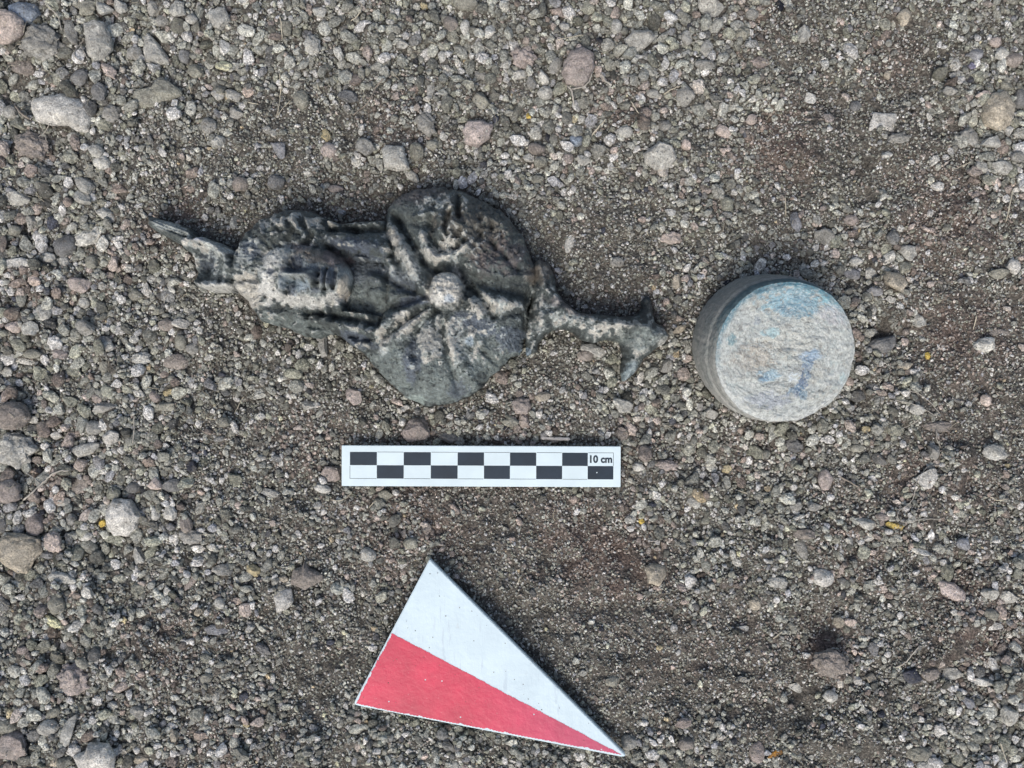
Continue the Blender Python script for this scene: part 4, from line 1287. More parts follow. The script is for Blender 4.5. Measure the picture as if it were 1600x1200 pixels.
stain_shade(537, 450, 9, np.array([.62, .57, .47]), .95, 19, 8, .5)
# brooch and scattered spots
stain_shade(697, 454, 30, CREAM * 1.3, .95, 30, 0, .4); stain_shade(690, 468, 18, WHITE * 1.1, .85, 14); stain_shade(702, 468, 9, np.array([.48, .55, .60]), .95, 8, 0, .3)
stain_shade(735, 534, 8, np.array([.34, .43, .50]), .8, 8, 0, .8); stain_shade(598, 548, 9, PALE, .55, 6, -40); stain_shade(655, 625, 22, np.array([.40, .48, .44]), .55, 7, 10); stain_shade(700, 452, 30, WHITE, .2)
stain_shade(618, 376, 9, CREAM, .8, 22, -25); stain_shade(626, 386, 6, DARK, .8); stain_shade(645, 405, 5, DARK, .8); stain_shade(640, 415, 30, PALE, .3); stain_shade(822, 549, 9, BLUE, .8, 7); stain_shade(1040, 535, 12, WHITE, .8, 9); stain_shade(985, 580, 10, np.array([.36, .45, .47]), .8, 18, 20)
stain_shade(846, 425, 24, BROWN * .8, .8, 22); stain_shade(850, 425, 7, CREAM, .5, 10); stain_shade(890, 480, 46, ROSEB, .55, 9, 22); stain_shade(1012, 470, 9, DARK, .8, 24); stain_shade(1000, 525, 30, GREEN, .8, 20); stain_shade(258, 352, 36, PALE * .75, .8, 10, 22); stain_shade(335, 448, 30, WHITE, .9, 8); stain_shade(338, 386, 22, PALE, .7, 8, 35); stain_shade(312, 376, 7, np.array([.42,.46,.52]), .9, 5)
col = col * (1 + .12 * n_c[..., None])

ids = -np.ones(mask.shape, int)
quad = mask[:-1, :-1] & mask[1:, :-1] & mask[1:, 1:] & mask[:-1, 1:]
# drop isolated bits of the region map so that seams run clean
qr = reg[:-1, :-1]
root = empty("bronze_bust", W(640, 470, 0.0))
tag(root, "corroded green-grey bronze bust with headdress and forked stem lying face up on the gravel", "bronze bust")
PART = ["drapery", "hair", "face", "headdress", "stem", "brooch"]
PLAB = {"face": "face crusted pale with dark sunken eyes", "brooch": "round cream-crusted brooch on the chest", "headdress": "hollow headdress with a ribbed pointed tip", "stem": "curved stem ending in a fork"}
flat = np.stack([VX, VY, VZ], -1)
for pi, pn in enumerate(PART):
    qs = quad & (qr == pi)
    r_, c_ = np.nonzero(qs)
    nn = mask.shape[1]
    a_ = r_ * nn + c_
    Q = np.stack([a_, a_ + nn, a_ + nn + 1, a_ + 1], -1)
    used, inv = np.unique(Q, return_inverse=True)
    Q = inv.reshape(-1, 4)
    vv = flat.reshape(-1, 3)[used]; cc = col.reshape(-1, 3)[used]
    # close the part towards the soil: walls under its border edges
    e = np.concatenate([Q[:, [0, 1]], Q[:, [1, 2]], Q[:, [2, 3]], Q[:, [3, 0]]])
    key = np.sort(e, 1); ukey, first, cnt = np.unique(key[:, 0] * len(used) + key[:, 1], return_index=True, return_counts=True)
    be = e[first[cnt == 1]]
    low = vv.copy(); lift = np.where(vv[:, 2] < 40 / PPM, .0, .0)
    bot = -0.002
    bidx = np.unique(be); remap = -np.ones(len(used), int); remap[bidx] = len(used) + np.arange(len(bidx))
    lv = vv[bidx].copy(); lv[:, 2] = bot
    walls = np.stack([be[:, 1], be[:, 0], remap[be[:, 0]], remap[be[:, 1]]], -1)
    vv2 = np.concatenate([vv, lv]); cc2 = np.concatenate([cc, cc[bidx] * .9])
    vv2 = vv2 - np.array(root.location)
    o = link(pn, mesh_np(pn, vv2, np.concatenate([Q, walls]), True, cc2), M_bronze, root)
    if pn in PLAB: o['label'] = PLAB[pn]

# ------------------------------------------------------------------ the corroded disc, a squat drum leaning a little
def disc():
    root = empty("bronze_disc", (0.0952, 0.0150, 0.0))
    tag(root, "thick round corroded disc with pale crusted top and turquoise stains, right of the bust", "disc")
    N = 300
    th = np.linspace(0, 2 * math.pi, N, endpoint=False)
    def ring_shape(t):
        chip = smooth(-.2, .6, np.cos(t) * .8 - np.sin(t) * .5)
        return 1 + .006 * vnoise(np.cos(t) * 2 + 9, np.sin(t) * 2, seed=81) + (.004 + .012 * chip) * vnoise(np.cos(t) * 7, np.sin(t) * 7, seed=82) + .005 * vnoise(np.cos(t) * 22, np.sin(t) * 22, seed=87)
    hh = 0.0225
    prof = [(.0264, -.003), (.0268, .002), (.0269, .006), (.0269, .010), (.0268, .014), (.0267, .0150), (.0264, .0157), (.0261, .0162), (.0261, .0178), (.0260, .0190), (.0259, .0204), (.0256, .0214), (.0252, .0221)]
    # refine the profile
    pr = np.array(prof); s = np.linspace(0, len(pr) - 1, 60)
    pr = np.stack([np.interp(s, range(len(pr)), pr[:, 0]), np.interp(s, range(len(pr)), pr[:, 1])], -1)
    A, B = np.meshgrid(th, np.arange(len(pr)))
    r = pr[:, 0][B.astype(int)] * ring_shape(A); z = pr[:, 1][B.astype(int)]
    X, Y = r * np.cos(A), r * np.sin(A)
    n = fbm(X * 900, Y * 900, z * 900, seed=83, octs=3)
    rr = r + .00016 * n + .0001 * fbm(X * 2500, Y * 2500, z * 2500, seed=84)
    V = np.stack([rr * np.cos(A), rr * np.sin(A), z], -1)
    i = np.arange(N); F = []
    for k in range(len(pr) - 1):
        a = k * N + i; b = k * N + (i + 1) % N
        F.append(np.stack([a, b, b + N, a + N], -1))
    base = np.array([.265, .28, .26]); c = np.ones(V.shape) * base
    m = smooth(-.2, .5, fbm(X * 300, Y * 300, z * 300, seed=85))[..., None]
    c = c * (1 - .5 * m) + np.array([.36, .355, .325]) * .5 * m
    lo = smooth(-.2, .9, -np.sin(A) * .9)[..., None] * smooth(-.3, .3, fbm(X * 500, Y * 500, z * 500, seed=86) + .3)[..., None]  # side towards the sun painted paler, light put into the wall colour
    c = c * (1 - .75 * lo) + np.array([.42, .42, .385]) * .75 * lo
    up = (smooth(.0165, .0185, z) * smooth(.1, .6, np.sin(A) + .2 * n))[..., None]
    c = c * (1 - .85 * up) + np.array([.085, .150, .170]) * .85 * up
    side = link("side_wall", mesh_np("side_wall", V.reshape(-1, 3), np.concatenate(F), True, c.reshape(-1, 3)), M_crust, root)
    # top, rings from rim to middle
    K = 120
    rad = np.linspace(1, 0.0, K) ** 0.8 * .0252
    A, Rg = np.meshgrid(th, rad)
    R2 = Rg * (1 + (ring_shape(A) - 1) * (Rg / .0252))
    X, Y = R2 * np.cos(A), R2 * np.sin(A)
    px, py = X * PPM * 1.07, -Y * PPM * 1.07                         # pixel-sized units for the marks, y down
    n0 = fbm(px / 20, py / 20, seed=90)
    edge = smooth(1.0, .93, Rg / .0252)
    n1 = fbm(px / 26, py / 18, seed=91, octs=3); n2 = fbm(px / 8 + .4 * n0, py / 6 + .4 * n0, seed=92, octs=4); n3 = fbm(px / 2.6, py / 1.9, seed=93)
    ridge0 = np.abs(fbm(px / 16 + n0, py / 9 + n0, seed=100, octs=3))
    Z = .0221 - .00025 * smooth(.06, .0, ridge0) * edge + edge * (.00030 + .00045 * n1 + .00030 * n2 + .00016 * n3) - .0006 * np.exp(-(((px - 5) / 55) ** 2 + ((py + 5) / 45) ** 2))
    for (x, y, rx, ry, a) in ((-33, -18, 12, 4, -.0008), (-25, -25, 18, 3, .0006), (0, -8, 16, 3, -.0006), (-2, 2, 9, 5, .0010), (15, 3, 12, 4, -.0007), (14, 30, 9, 8, .0005), (55, -28, 20, 3, -.0004), (45, -20, 18, 4, .0004), (-50, 40, 30, 3, .0004)):
        Z = Z + a * np.exp(-((px - x) / rx) ** 2 - ((py - y) / ry) ** 2)
    # chipped lower right rim
    V = np.stack([X, Y, Z], -1)
    c = np.ones(V.shape) * np.array([.475, .51, .485])
    def lay2(m, cc):
        nonlocal c
        m = np.clip(m, 0, 1)[..., None]; c = c * (1 - m) + np.array(cc) * m
    def st(x, y, rx, ry, cc, s, ang=0):
        ca, sa = math.cos(math.radians(ang)), math.sin(math.radians(ang))
        u = ((px - x) * ca + (py - y) * sa) / rx; v = (-(px - x) * sa + (py - y) * ca) / ry
        g = np.exp(-u * u - v * v); lay2(smooth(.28, .6, g + (.6 * n2 + .3 * n3 + .3 * n0) * (.25 + g)) * s, cc)
    lay2(smooth(.0, .8, n1) * .35, (.43, .42, .36)); lay2(smooth(.2, .9, n2 - .1) * .5, (.56, .55, .50)); lay2(smooth(.35, .9, -n2) * .6, (.27, .27, .25))
    st(-45, 5, 36, 26, (.40, .34, .265), .6); st(-70, 20, 20, 30, (.40, .41, .38), .5); st(0, -12, 40, 22, (.53, .53, .47), .5)
    st(20, -88, 66, 26, (.27, .42, .48), .9, 4); st(0, -70, 38, 16, (.17, .31, .39), .65, 10); st(60, -84, 26, 12, (.26, .50, .56), .7, 20); st(70, -60, 24, 22, (.45, .44, .47), .5); st(-20, -82, 26, 10, (.35, .55, .62), .7, -20)
    st(-27, -32, 13, 8, (.42, .60, .62), .8); st(-25, 36, 20, 9, (.30, .46, .55), .75); st(-32, 42, 8, 6, (.13, .25, .38), .6); st(16, 38, 10, 9, (.60, .68, .72), .95)
    st(38, 16, 9, 20, (.20, .28, .37), .85, 20); st(46, 4, 24, 9, (.32, .44, .56), .7, -10); st(32, 44, 9, 20, (.12, .18, .27), .9, 18); st(20, 58, 16, 8, (.17, .27, .37), .7, -15); st(33, 66, 6, 9, (.16, .28, .37), .7)
    st(-20, 74, 40, 12, (.36, .40, .46), .6); st(-88, -22, 9, 10, (.12, .26, .30), .7); st(95, 42, 8, 10, (.30, .50, .55), .5); st(-50, -50, 8, 6, (.28, .33, .38), .6)
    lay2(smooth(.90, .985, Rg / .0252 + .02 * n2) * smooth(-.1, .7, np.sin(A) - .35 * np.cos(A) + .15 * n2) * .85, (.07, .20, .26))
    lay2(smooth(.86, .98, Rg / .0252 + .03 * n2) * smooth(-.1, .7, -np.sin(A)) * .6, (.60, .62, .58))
    n4 = fbm(px / 1.5, py / 1.3, seed=94); n5 = fbm(px / 5, py / 5, seed=99, octs=3)
    lay2(smooth(.25, .6, n4 + .4 * n5) * .45, (.66, .69, .66)); lay2(smooth(.42, .7, -n4 - .3 * n5) * .5, (.20, .21, .20)); lay2(smooth(.2, .7, n5 * n1 * 2) * .4, (.36, .44, .44))
    ridge = np.abs(fbm(px / 16 + n0, py / 9 + n0, seed=100, octs=3)); lay2(smooth(.05, .0, ridge) * smooth(-.2, .4, n1) * .6, (.19, .19, .18))
    F = []
    for k in range(K - 1):
        a = k * N + i; b = k * N + (i + 1) % N
        F.append(np.stack([a, b, b + N, a + N], -1))
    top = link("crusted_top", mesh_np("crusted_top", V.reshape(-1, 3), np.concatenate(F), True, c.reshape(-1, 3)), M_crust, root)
    top['label'] = "pale rough top with turquoise and dark blue stains"
    # lean: the top moves right and down in the picture
    root.rotation_euler = (math.radians(10.5), math.radians(4.5), 0)
    return root

def crust_material():
    k = NT("disc_crust"); P = k.obj()
    a = k.n("ShaderNodeAttribute"); a.attribute_name = 'col'
    n1 = k.noise(P, 700, 5, 0.7); n2 = k.noise(P, 2200, 3, 0.7)
    c = k.mix(1.0, a.outputs['Color'], k.ramp(n1, [(0.3, 0.74), (0.5, 1.0), (0.7, 1.22)]), 'MULTIPLY')
    c = k.mix(k.ramp(n2, [(0.31, 0.5), (0.40, 0.0)]), c, (0.16, 0.155, 0.14))
    k.l(c, k.b.inputs['Base Color']); k.b.inputs['Roughness'].default_value = 0.9
    k.b.inputs['Specular IOR Level'].default_value = 0.25
    bn = k.bump(n1, 0.0005, 0.9); bn = k.bump(n2, 0.0002, 0.9, bn)
    k.l(bn, k.b.inputs['Normal'])
    return k.m
M_crust = crust_material()
disc()

# ------------------------------------------------------------------ the 10 cm scale bar
def box(name, x0, x1, y0, y1, z0, z1, mat, parent, bev=0.0):
    """bevelled slab; x, y, z in metres in the parent's frame"""
    import bmesh
    bm = bmesh.new(); bmesh.ops.create_cube(bm, size=1)
    bmesh.ops.scale(bm, vec=(x1 - x0, y1 - y0, z1 - z0), verts=bm.verts)
    bmesh.ops.translate(bm, vec=((x0 + x1) / 2, (y0 + y1) / 2, (z0 + z1) / 2), verts=bm.verts)
    if bev: bmesh.ops.bevel(bm, geom=bm.edges[:], offset=bev, segments=2, affect='EDGES')
    me = bpy.data.meshes.new(name); bm.to_mesh(me); bm.free()
    return link(name, me, mat, parent)

M_card = plain("white_card", (.72, .85, .875), .45, 70, .90, 1.03, .00002)
M_ink = plain("black_ink", (.016, .030, .046), .5, 120, .8, 1.25, .00002)
BZ = 0.0052                                              # the card rests on the pebbles
s_ = (H - BZ) / H / PPM
bar = empty("scale_bar", W(752, 728, 0.004))
tag(bar, "white photo scale bar with black and white checks marked 10 cm, above the triangle", "scale bar")
bar.rotation_euler = (math.radians(0.4), 0, math.radians(-0.22))
def bl(px, py): return ((px - 752) * s_, (728 - py) * s_)
x0, y1 = bl(534, 696.2); x1, y0 = bl(970, 759.8)
box("card", x0, x1, y0, y1, 0.0, 0.0012, M_card, bar, 0.00015)
CH = [547, 589, 631, 673.3, 715.2, 756.4, 797, 838, 878.5, 918.5, 958.5]
sq = None
e_ = 0.00003
for i in range(10):
    row = (706.3, 727) if i % 2 == 0 else (727, 747.8)
    xa, ya = bl(CH[i], row[1]); xb, yb = bl(CH[i + 1], row[0])
    box("black_square", xa, xb, ya, yb, 0.0012, 0.0012 + e_, M_ink, bar)
lw = 0.00016
def line(xa, ya, xb, yb):
    ax, ay = bl(xa, ya); bx_, by_ = bl(xb, yb)
    return (min(ax, bx_) - lw / 2, max(ax, bx_) + lw / 2, min(ay, by_) - lw / 2, max(ay, by_) + lw / 2)
for i in range(10):
    for yy in (706.3, 747.8):
        if (i % 2 == 0) == (yy > 720):
            a4 = line(CH[i] + (0 if i == 0 else 1), yy, CH[i + 1] - (0 if i == 9 else 1), yy)
            box("border_line", *a4, 0.0012, 0.0012 + e_ * .8, M_ink, bar)
a4 = line(547, 728.5, 547, 747); box("border_line", *a4, 0.0012, 0.0012 + e_ * .6, M_ink, bar)
a4 = line(958.5, 707, 958.5, 726.5); box("border_line", *a4, 0.0012, 0.0012 + e_ * .6, M_ink, bar)
tc = bpy.data.curves.new("printed_text", 'FONT')
tc.body = "10 cm"; tc.size = 15.6 * s_; tc.align_x = 'CENTER'; tc.align_y = 'CENTER'; tc.extrude = e_; tc.offset = 0.60 * s_
to = bpy.data.objects.new("tmp_text", tc); scene.collection.objects.link(to)
dg_ = bpy.context.evaluated_depsgraph_get()
tm = bpy.data.meshes.new_from_object(to.evaluated_get(dg_))
bpy.data.objects.remove(to)
xs = np.array([v.co.x for v in tm.vertices]); want = 34.8 * s_
sx = want / (xs.max() - xs.min())
for v in tm.vertices: v.co.x *= sx
tx, ty = bl(938.2, 716.8)
txt = link("printed_text", tm, None, bar, (tx, ty, 0.0012 + e_))
tm.materials.clear(); tm.materials.append(M_ink)
sp = box("white_speck", *(lambda a, b: (a[0], b[0], a[1], b[1]))(bl(932, 738), bl(933.6, 736.4)), 0.0012 + e_, 0.0012 + 2 * e_, M_card, bar)

# ------------------------------------------------------------------ the red and white pointer triangle
def prism(name, pts, z0, z1, mat, parent, bev=0.0, seg=2, sub=0):
    import bmesh
    bm = bmesh.new()
    vs = [bm.verts.new((x, y, z1)) for x, y in pts]
    bm.faces.new(vs)
    if bm.faces[:][0].normal.z < 0 or sum((pts[i][0] * pts[(i+1) % len(pts)][1] - pts[(i+1) % len(pts)][0] * pts[i][1]) for i in range(len(pts))) < 0:
        bmesh.ops.reverse_faces(bm, faces=bm.faces[:])
    r = bmesh.ops.extrude_face_region(bm, geom=bm.faces[:])
    vv = [g for g in r['geom'] if isinstance(g, bmesh.types.BMVert)]
    bmesh.ops.translate(bm, vec=(0, 0, z0 - z1), verts=vv)
    bmesh.ops.recalc_face_normals(bm, faces=bm.faces[:])
    if bev: bmesh.ops.bevel(bm, geom=bm.edges[:], offset=bev, segments=seg, affect='EDGES')
    me = bpy.data.meshes.new(name); bm.to_mesh(me); bm.free()
    return link(name, me, mat, parent)
TZ_ = 0.0075
st_ = (H - TZ_) / H / PPM
tri = empty("pointer_triangle", W(740, 1045, 0.0035))
tag(tri, "flat triangular pointer painted half white half worn red, lying below the scale bar", "pointer")
def tl(px, py): return ((px - 740) * st_, (1045 - py) * st_)
A_, B_, C_p = (672, 868), (553, 1094), (979, 1179)
M_ = (612.5, 981.5)
def board_white():
    k = NT("white_paint"); P = k.obj()
    c = k.mix(k.ramp(k.noise(P, 70, 5, .6), [(.42, 0.0), (.72, .45)]), (.66, .80, .84), (.50, .62, .68))
    st = k.noise(P, 160, 6, .7)
    sc = k.n("ShaderNodeMapping"); sc.inputs['Rotation'].default_value = (0, 0, .9); sc.inputs['Scale'].default_value = (1, .16, 1); k.l(P, sc.inputs['Vector'])
    s2 = k.noise(sc.outputs[0], 420, 3, .6)
    c = k.mix(k.ramp(s2, [(.62, 0.0), (.70, .35)]), c, (.42, .50, .58))
    c = k.mix(k.ramp(st, [(.66, 0.0), (.76, .4)]), c, (.45, .48, .48))
    k.l(c, k.b.inputs['Base Color']); k.b.inputs['Roughness'].default_value = .5
    bn = k.bump(k.noise(P, 260, 4, .6), .00025, .8); bn = k.bump(s2, .0001, .8, bn); k.l(bn, k.b.inputs['Normal'])
    return k.m
M_white = board_white()
P3 = [tl(*A_), tl(555, 1090), tl(554, 1095.5), tl(559, 1097.5), tl(974, 1180), tl(980, 1178)]
prism("board", P3, 0.0, 0.0034, M_white, tri, 0.0003)
# red coat: a thin layer of its own, chipped along the outer edges
def red_paint():
    k = NT("red_paint"); P = k.obj()
    a = k.n("ShaderNodeAttribute"); a.attribute_name = 'col'
    c = k.mix(1.0, a.outputs['Color'], k.ramp(k.noise(P, 130, 5, .65), [(.3, .86), (.7, 1.12)]), 'MULTIPLY')
    c = k.mix(k.ramp(k.noise(P, 900, 3, .7), [(.66, 0.0), (.74, .35)]), c, (.72, .50, .52))
    k.l(c, k.b.inputs['Base Color']); k.b.inputs['Roughness'].default_value = .45
    k.l(k.bump(k.noise(P, 420, 4, .6), .0002, .8), k.b.inputs['Normal'])
    return k.m
RX, RY = np.meshgrid(np.arange(548, 984, 1.0), np.arange(978, 1184, 1.0))
RP = [(612.3, 981.8), (979, 1178), (558, 1096), (554.5, 1091)]
dR = sdist(RX, RY, RP)
dA = seg_dist(RX, RY, [(612.5, 981.8), (556, 1091)], closed=False); dB = seg_dist(RX, RY, [(557, 1096.5), (975, 1179.5)], closed=False)
nn_ = fbm(RX / 7, RY / 7, seed=95, octs=4); nf_ = fbm(RX / 2.4, RY / 2.4, seed=96)
keep_ = (dR > 0) & (seg_dist(RX, RY, [(612.3, 981.8), (979, 1178)], closed=False) > .5 + .7 * nn_) & (dA > 1.0 + .9 * nn_ + .5 * nf_) & (dB > .9 + 1.5 * np.clip(nn_, -.4, 1.5) + .7 * nf_ + .8 * smooth(650, 760, RX)) & ~((fbm(RX / 3.2, RY / 3.2, seed=97) > 1.3))
kq = keep_[:-1, :-1] & keep_[1:, :-1] & keep_[1:, 1:] & keep_[:-1, 1:]
r_, c_ = np.nonzero(kq); nn2 = RX.shape[1]; a_ = r_ * nn2 + c_
Q = np.stack([a_, a_ + nn2, a_ + nn2 + 1, a_ + 1], -1)
used, inv = np.unique(Q, return_inverse=True); Q = inv.reshape(-1, 4)
vx, vy = RX.ravel()[used], RY.ravel()[used]
rv = np.stack([(vx - 740) * st_, (1045 - vy) * st_, np.full(len(vx), 0.0034 + 0.00008)], -1)
fade = smooth(700, 960, vx)[:, None]
rc = np.array([.60, .022, .075]) * (1 - fade * .85) + np.array([.53, .065, .15]) * fade * .85
rc = rc * (1 + .10 * fbm(vx / 40, vy / 40, seed=98))[:, None]
redc = link("red_paint_layer", mesh_np("red_paint_layer", rv, Q, True, rc), red_paint(), tri)
redc['label'] = "worn red paint chipped along the outer edges"
tri.rotation_euler = (math.radians(0.8), math.radians(0.5), 0)

# ------------------------------------------------------------------ small rod, roots and twigs
def ground_z(px, py):
    i, j = cell(px, py); return float(HGT[i, j])
def tube(name, pts, r, mat, r_end=None, wav=0.3, lift=0.0008, seed=0, follow=True):
    """pts photo pixels -> smooth tube lying over the gravel"""
    rr_ = np.random.default_rng(seed)
    P = np.array(pts, float); n = max(10, int(np.sum(np.hypot(*np.diff(P, axis=0).T)) / 3.5))
    t = np.r_[0, np.cumsum(np.hypot(*np.diff(P, axis=0).T))]; s = np.linspace(0, t[-1], n)
    Q = np.stack([np.interp(s, t, P[:, 0]), np.interp(s, t, P[:, 1])], -1)
    for _ in range(2): Q[1:-1] = (Q[:-2] + 2 * Q[1:-1] + Q[2:]) / 4
    Q[1:-1] += rr_.normal(0, wav, (n - 2, 2))
    zz = np.array([ground_z(x, y) for x, y in Q]) if follow else np.full(n, max(ground_z(*Q[0]), ground_z(*Q[-1])))
    zz = np.array([max(zz[max(0, i - 2):i + 3]) for i in range(n)])
    for _ in range(3): zz[1:-1] = (zz[:-2] + zz[1:-1] * 2 + zz[2:]) / 4
    zz = zz + r * .6 + lift * .3
    C = np.array([W(x, y, z) for (x, y), z in zip(Q, zz)])
    k = 7; V = []; F = []
    re = r if r_end is None else r_end
    for i in range(n):
        d = C[min(i + 1, n - 1)] - C[max(i - 1, 0)]; d /= np.linalg.norm(d)
        a = np.cross(d, (0, 0, 1)); a /= np.linalg.norm(a); b = np.cross(a, d)
        ri = (r + (re - r) * i / (n - 1)) * (1 + rr_.normal(0, .10)) * (0.55 if i in (0, n - 1) else 1)
        for q in range(k):
            an = q / k * 2 * math.pi; V.append(C[i] + ri * (math.cos(an) * a + math.sin(an) * b))
    for i in range(n - 1):
        for q in range(k):
            F.append((i * k + q, i * k + (q + 1) % k, (i + 1) * k + (q + 1) % k, (i + 1) * k + q))
    V = np.array(V); c0 = C[n // 2]
    V += 0
    V = np.concatenate([V, [C[0], C[-1]]]); m = len(V)
    for q in range(k):
        F.append((m - 2, (q + 1) % k, q, q)); F.append((m - 1, (n - 1) * k + q, (n - 1) * k + (q + 1) % k, (n - 1) * k + (q + 1) % k))
    import bmesh
    bm = bmesh.new(); vs = [bm.verts.new(v - c0) for v in V]
    for f in F:
        f = list(dict.fromkeys(f))
        bm.faces.new([vs[x] for x in f]).smooth = True
    bmesh.ops.recalc_face_normals(bm, faces=bm.faces[:])
    me = bpy.data.meshes.new(name); bm.to_mesh(me); bm.free()
    return link(name, me, mat, None, tuple(c0))
M_root = plain("root_fibre", (.44, .41, .35), .8, 400, .7, 1.2, .0001)
M_straw = plain("straw", (.55, .50, .38), .7, 400, .75, 1.2, .0001)
M_twig = plain("twig_bark", (.27, .235, .19), .85, 400, .6, 1.3, .0001)
M_rod = plain("bone_white", (.66, .62, .56), .6, 300, .8, 1.05, .00008)
rod = tube("white_rod", [(845, 684), (868, 685.5), (891, 686)], .00082, M_rod, .00072, wav=.05, seed=1, follow=False)
tag(rod, "short pale rod with rounded ends just above the scale bar", "rod")
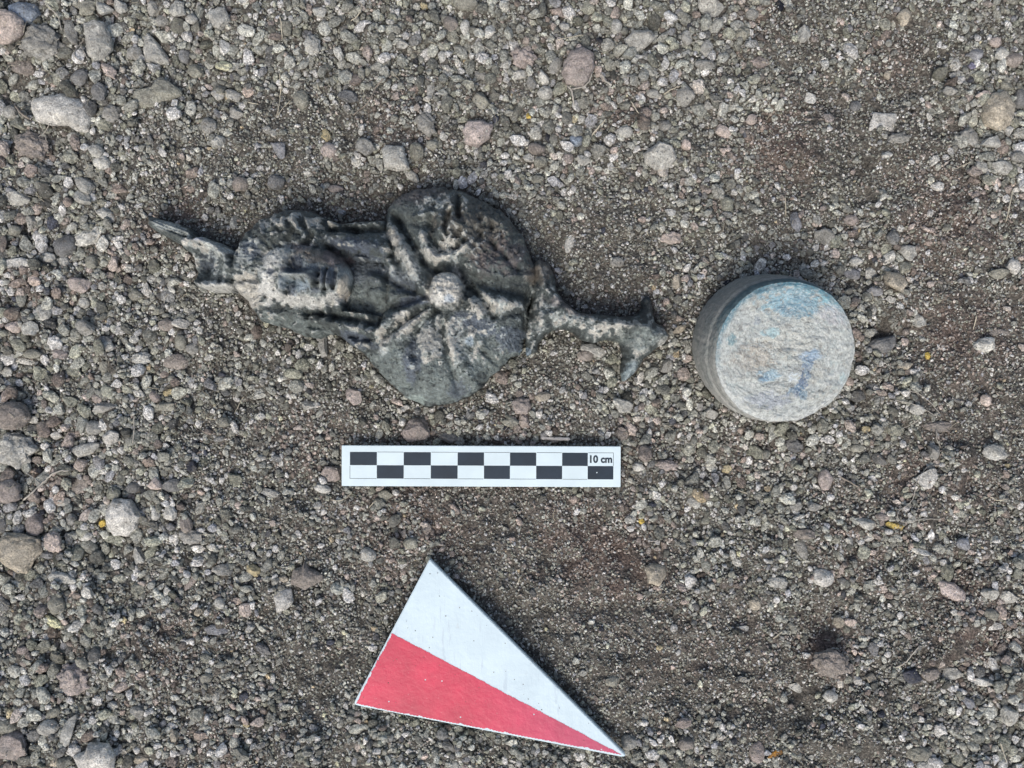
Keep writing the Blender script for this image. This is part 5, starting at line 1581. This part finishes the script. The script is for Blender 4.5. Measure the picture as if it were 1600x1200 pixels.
ROOTS = [
 ("root", [(68,-4),(78,12),(92,26),(96,48)], 1.3, M_root, "pale root dropping from the top edge beside the blue-white rock"),
 ("root", [(133,60),(120,76),(114,84),(119,92),(131,99)], 1.4, M_root, "thin pale root looped left of the blocky grey stone"),
 ("root", [(125,70),(131,80),(137,92)], .9, M_root, "short root crossing the loop by the blocky grey stone"),
 ("twig", [(600,122),(588,134),(580,152),(570,166),(560,172),(552,180)], 1.5, M_twig, "brown twig touching the flat bluish stone above the bust"),
 ("straw", [(437,113),(439,140),(436,165),(432,184)], .9, M_straw, "upright straw fibre on the fine soil near the upper left"),
 ("straw", [(456,156),(442,168),(434,181)], .9, M_straw, "short straw fibre meeting the upright one at its foot"),
 ("straw", [(437,24),(440,42),(441,60)], 1.3, M_straw, "straw piece standing beside the tall olive stone at the top"),
 ("straw", [(870,62),(895,57),(922,53)], 1.0, M_straw, "straight straw piece above the large pinkish pebble"),
 ("root", [(886,134),(893,140),(895,150),(897,166)], 1.8, M_root, "thick pale root under the large pinkish pebble"),
 ("root", [(893,139),(910,137),(921,128),(926,112)], 1.5, M_root, "pale root hugging the pinkish pebble's lower right side"),
 ("root", [(941,116),(945,126),(955,132)], 2.0, M_root, "short curved root right of the pinkish pebble's white stone"),
 ("straw", [(1037,147),(1050,139),(1064,134)], 1.3, M_straw, "curved straw in the gravel right of the pinkish pebble"),
 ("straw", [(925,212),(936,197),(947,185)], 1.5, M_straw, "pale straw slanting through the upper middle gravel"),
 ("straw", [(985,157),(992,168),(998,177)], 1.4, M_straw, "short pale straw on the reddish soil at upper middle"),
 ("root", [(1114,158),(1130,158)], .9, M_root, "tiny horizontal root crossing the top of the bent one"),
 ("root", [(1128,159),(1123,170),(1121,186)], 1.0, M_root, "thin bent root hanging below the tiny horizontal one"),
 ("straw", [(1488,266),(1503,259),(1519,252)], 1.0, M_straw, "thin straw at the upper right below the tan-olive cobble"),
 ("straw", [(1582,296),(1577,325),(1572,346)], 1.5, M_straw, "long pale stem near the right edge above the white pebble"),
 ("root", [(36,782),(50,770),(62,758),(72,750),(80,741),(92,736),(108,735)], 1.8, M_root, "thick winding pale root in the lower left gravel"),
 ("root", [(40,738),(52,746),(64,757)], .9, M_root, "thin rootlet joining the thick winding root from the left"),
 ("root", [(209,648),(210,668),(207,692)], 1.2, M_root, "upright pale root in the left gravel below the bust"),
 ("straw", [(382,618),(374,630),(366,647)], 1.0, M_straw, "slanting straw on the soil below the bust's head"),
 ("root", [(1420,610),(1438,616),(1454,629),(1469,647)], .8, M_root, "thin arched root, upper of the pair right of the disc"),
 ("root", [(1398,625),(1430,632),(1463,650)], .8, M_root, "thin root running under the arched one right of the disc"),
 ("root", [(1437,655),(1424,663),(1408,671)], .9, M_root, "short rootlet left of the reddish root-caught clod"),
 ("root", [(1464,671),(1463,686),(1470,700)], 1.0, M_root, "bent rootlet hanging below the reddish root-caught clod"),
 ("root", [(1466,727),(1448,729),(1438,745),(1430,757),(1429,775),(1421,788),(1406,796),(1400,806),(1408,816),(1424,816),(1440,810),(1472,812)], 1.0, M_root, "long winding pale root curling beside the flat yellow chip"),
 ("root", [(1399,1043),(1415,1036),(1424,1024),(1437,1009)], 1.4, M_root, "white bent root above the blue-black glassy chunk"),
 ("root", [(1436,1009),(1446,1011)], .8, M_root, "short rootlet at the upper end of the white bent root"),
 ("straw", [(1563,1160),(1568,1175),(1573,1192)], 1.3, M_straw, "pale straw at the bottom right corner"),
 ("straw", [(517,781),(530,783),(543,778),(551,767)], .9, M_straw, "thin curved straw under the scale bar's left end"),
 ("straw", [(577,793),(588,781)], .9, M_straw, "tiny straight straw below the scale bar's first check"),
 ("twig", [(1312,745),(1328,753),(1343,762)], 1.6, M_twig, "short dark twig right of the pinkish tan pebble"),
 ("straw", [(295,130),(299,146)], .9, M_straw, "tiny pale straw right of the long lumpy clod"),
 ("root", [(323,52),(330,62),(345,75)], .9, M_root, "thin rootlet in the gravel near the top left"),
 ("straw", [(1526,493),(1521,515)], 1.2, M_straw, "faint upright straw on the pinkish soil by the right edge"),
 ("straw", [(1227,306),(1228,338)], .9, M_straw, "upright thin straw above the disc's right side"),
 ("straw", [(1152,766),(1168,771)], 1.2, M_straw, "short level straw below and left of the disc"),
 ("root", [(1162,842),(1172,845),(1177,855)], .9, M_root, "small hooked rootlet on the lower right of the scale bar"),
 ("twig", [(23,164),(33,178),(46,186)], 2.2, M_twig, "short curved grey twig left of the big cream cobble"),
 ("root", [(60,190),(68,206),(74,222)], .9, M_root, "fine root on the crumbly lump below the cream cobble"),
 ("root", [(78,192),(70,208),(60,214)], .8, M_root, "second fine root crossing the crumbly lump"),
 ("straw", [(1208,998),(1223,986)], 1.2, M_straw, "short slanting straw on the soil at the lower right"),
 ("straw", [(1547,776),(1558,782),(1572,780)], 1.3, M_straw, "small pale straw near the right edge below the knobbly lump"),
 ("straw", [(548,33),(562,22),(566,4)], 1.0, M_straw, "straw fibre at the top edge left of centre"),
 ("straw", [(1590,930),(1604,932)], 1.4, M_straw, "pale straw cut off by the right edge"),
 ("straw", [(808,912),(814,900)], 1.0, M_straw, "tiny straw on the bare soil right of the triangle's top"),
 ("root", [(742,96),(752,70),(768,80)], .8, M_root, "thin rootlet between the pale stones at the top"),
 ("straw", [(388,160),(404,163)], 1.1, M_straw, "tiny level straw near the upper left angular stones"),
]
for i, (nm, pts, w, mt, lb) in enumerate(ROOTS):
    o = tube(nm, pts, w / PPM * .85, mt, w / PPM * .6, wav=.35, seed=10 + i)
    tag(o, lb, nm, {'root': 'thin pale roots in the soil', 'straw': 'straw bits on the soil', 'twig': 'small twigs on the soil'}[nm])

# countless tiny fibres and hairs
fv = []; ff = []
fr = np.random.default_rng(5)
for q in range(420):
    x, y = fr.uniform(-60, 1660), fr.uniform(-60, 1260)
    i, j = cell(x, y)
    if FDR[i, j] > -8: continue
    L = fr.uniform(5, 20); a = fr.uniform(0, 6.28); cv = fr.normal(0, .5); w_ = fr.uniform(.25, .5) / PPM
    C = []
    for s in np.linspace(0, 1, 5):
        xx = x + L * s * math.cos(a + cv * s); yy = y + L * s * math.sin(a + cv * s)
        C.append(W(xx, yy, ground_z(xx, yy) + .0003))
    C = np.array(C); zz = C[:, 2].copy(); zz[1:-1] = (zz[:-2] + zz[1:-1] + zz[2:]) / 3; C[:, 2] = zz
    b0 = len(fv)
    for i_ in range(5):
        d = C[min(i_ + 1, 4)] - C[max(i_ - 1, 0)]; d /= np.linalg.norm(d) + 1e-12
        s1 = np.cross(d, (0, 0, 1.)); s1 /= np.linalg.norm(s1) + 1e-12; s2 = np.cross(s1, d)
        for t in (0, 2.094, 4.189): fv.append(C[i_] + w_ * (math.cos(t) * s1 + math.sin(t) * s2))
    for i_ in range(4):
        for t in range(3):
            ff.append((b0 + i_ * 3 + t, b0 + i_ * 3 + (t + 1) % 3, b0 + i_ * 3 + 3 + (t + 1) % 3, b0 + i_ * 3 + 3 + t))
o = link("root_hairs", mesh_np("root_hairs", np.array(fv), np.array(ff), True), M_straw)
tag(o, "fine pale root hairs and straw dust scattered through the gravel", "root hairs", kind='stuff')
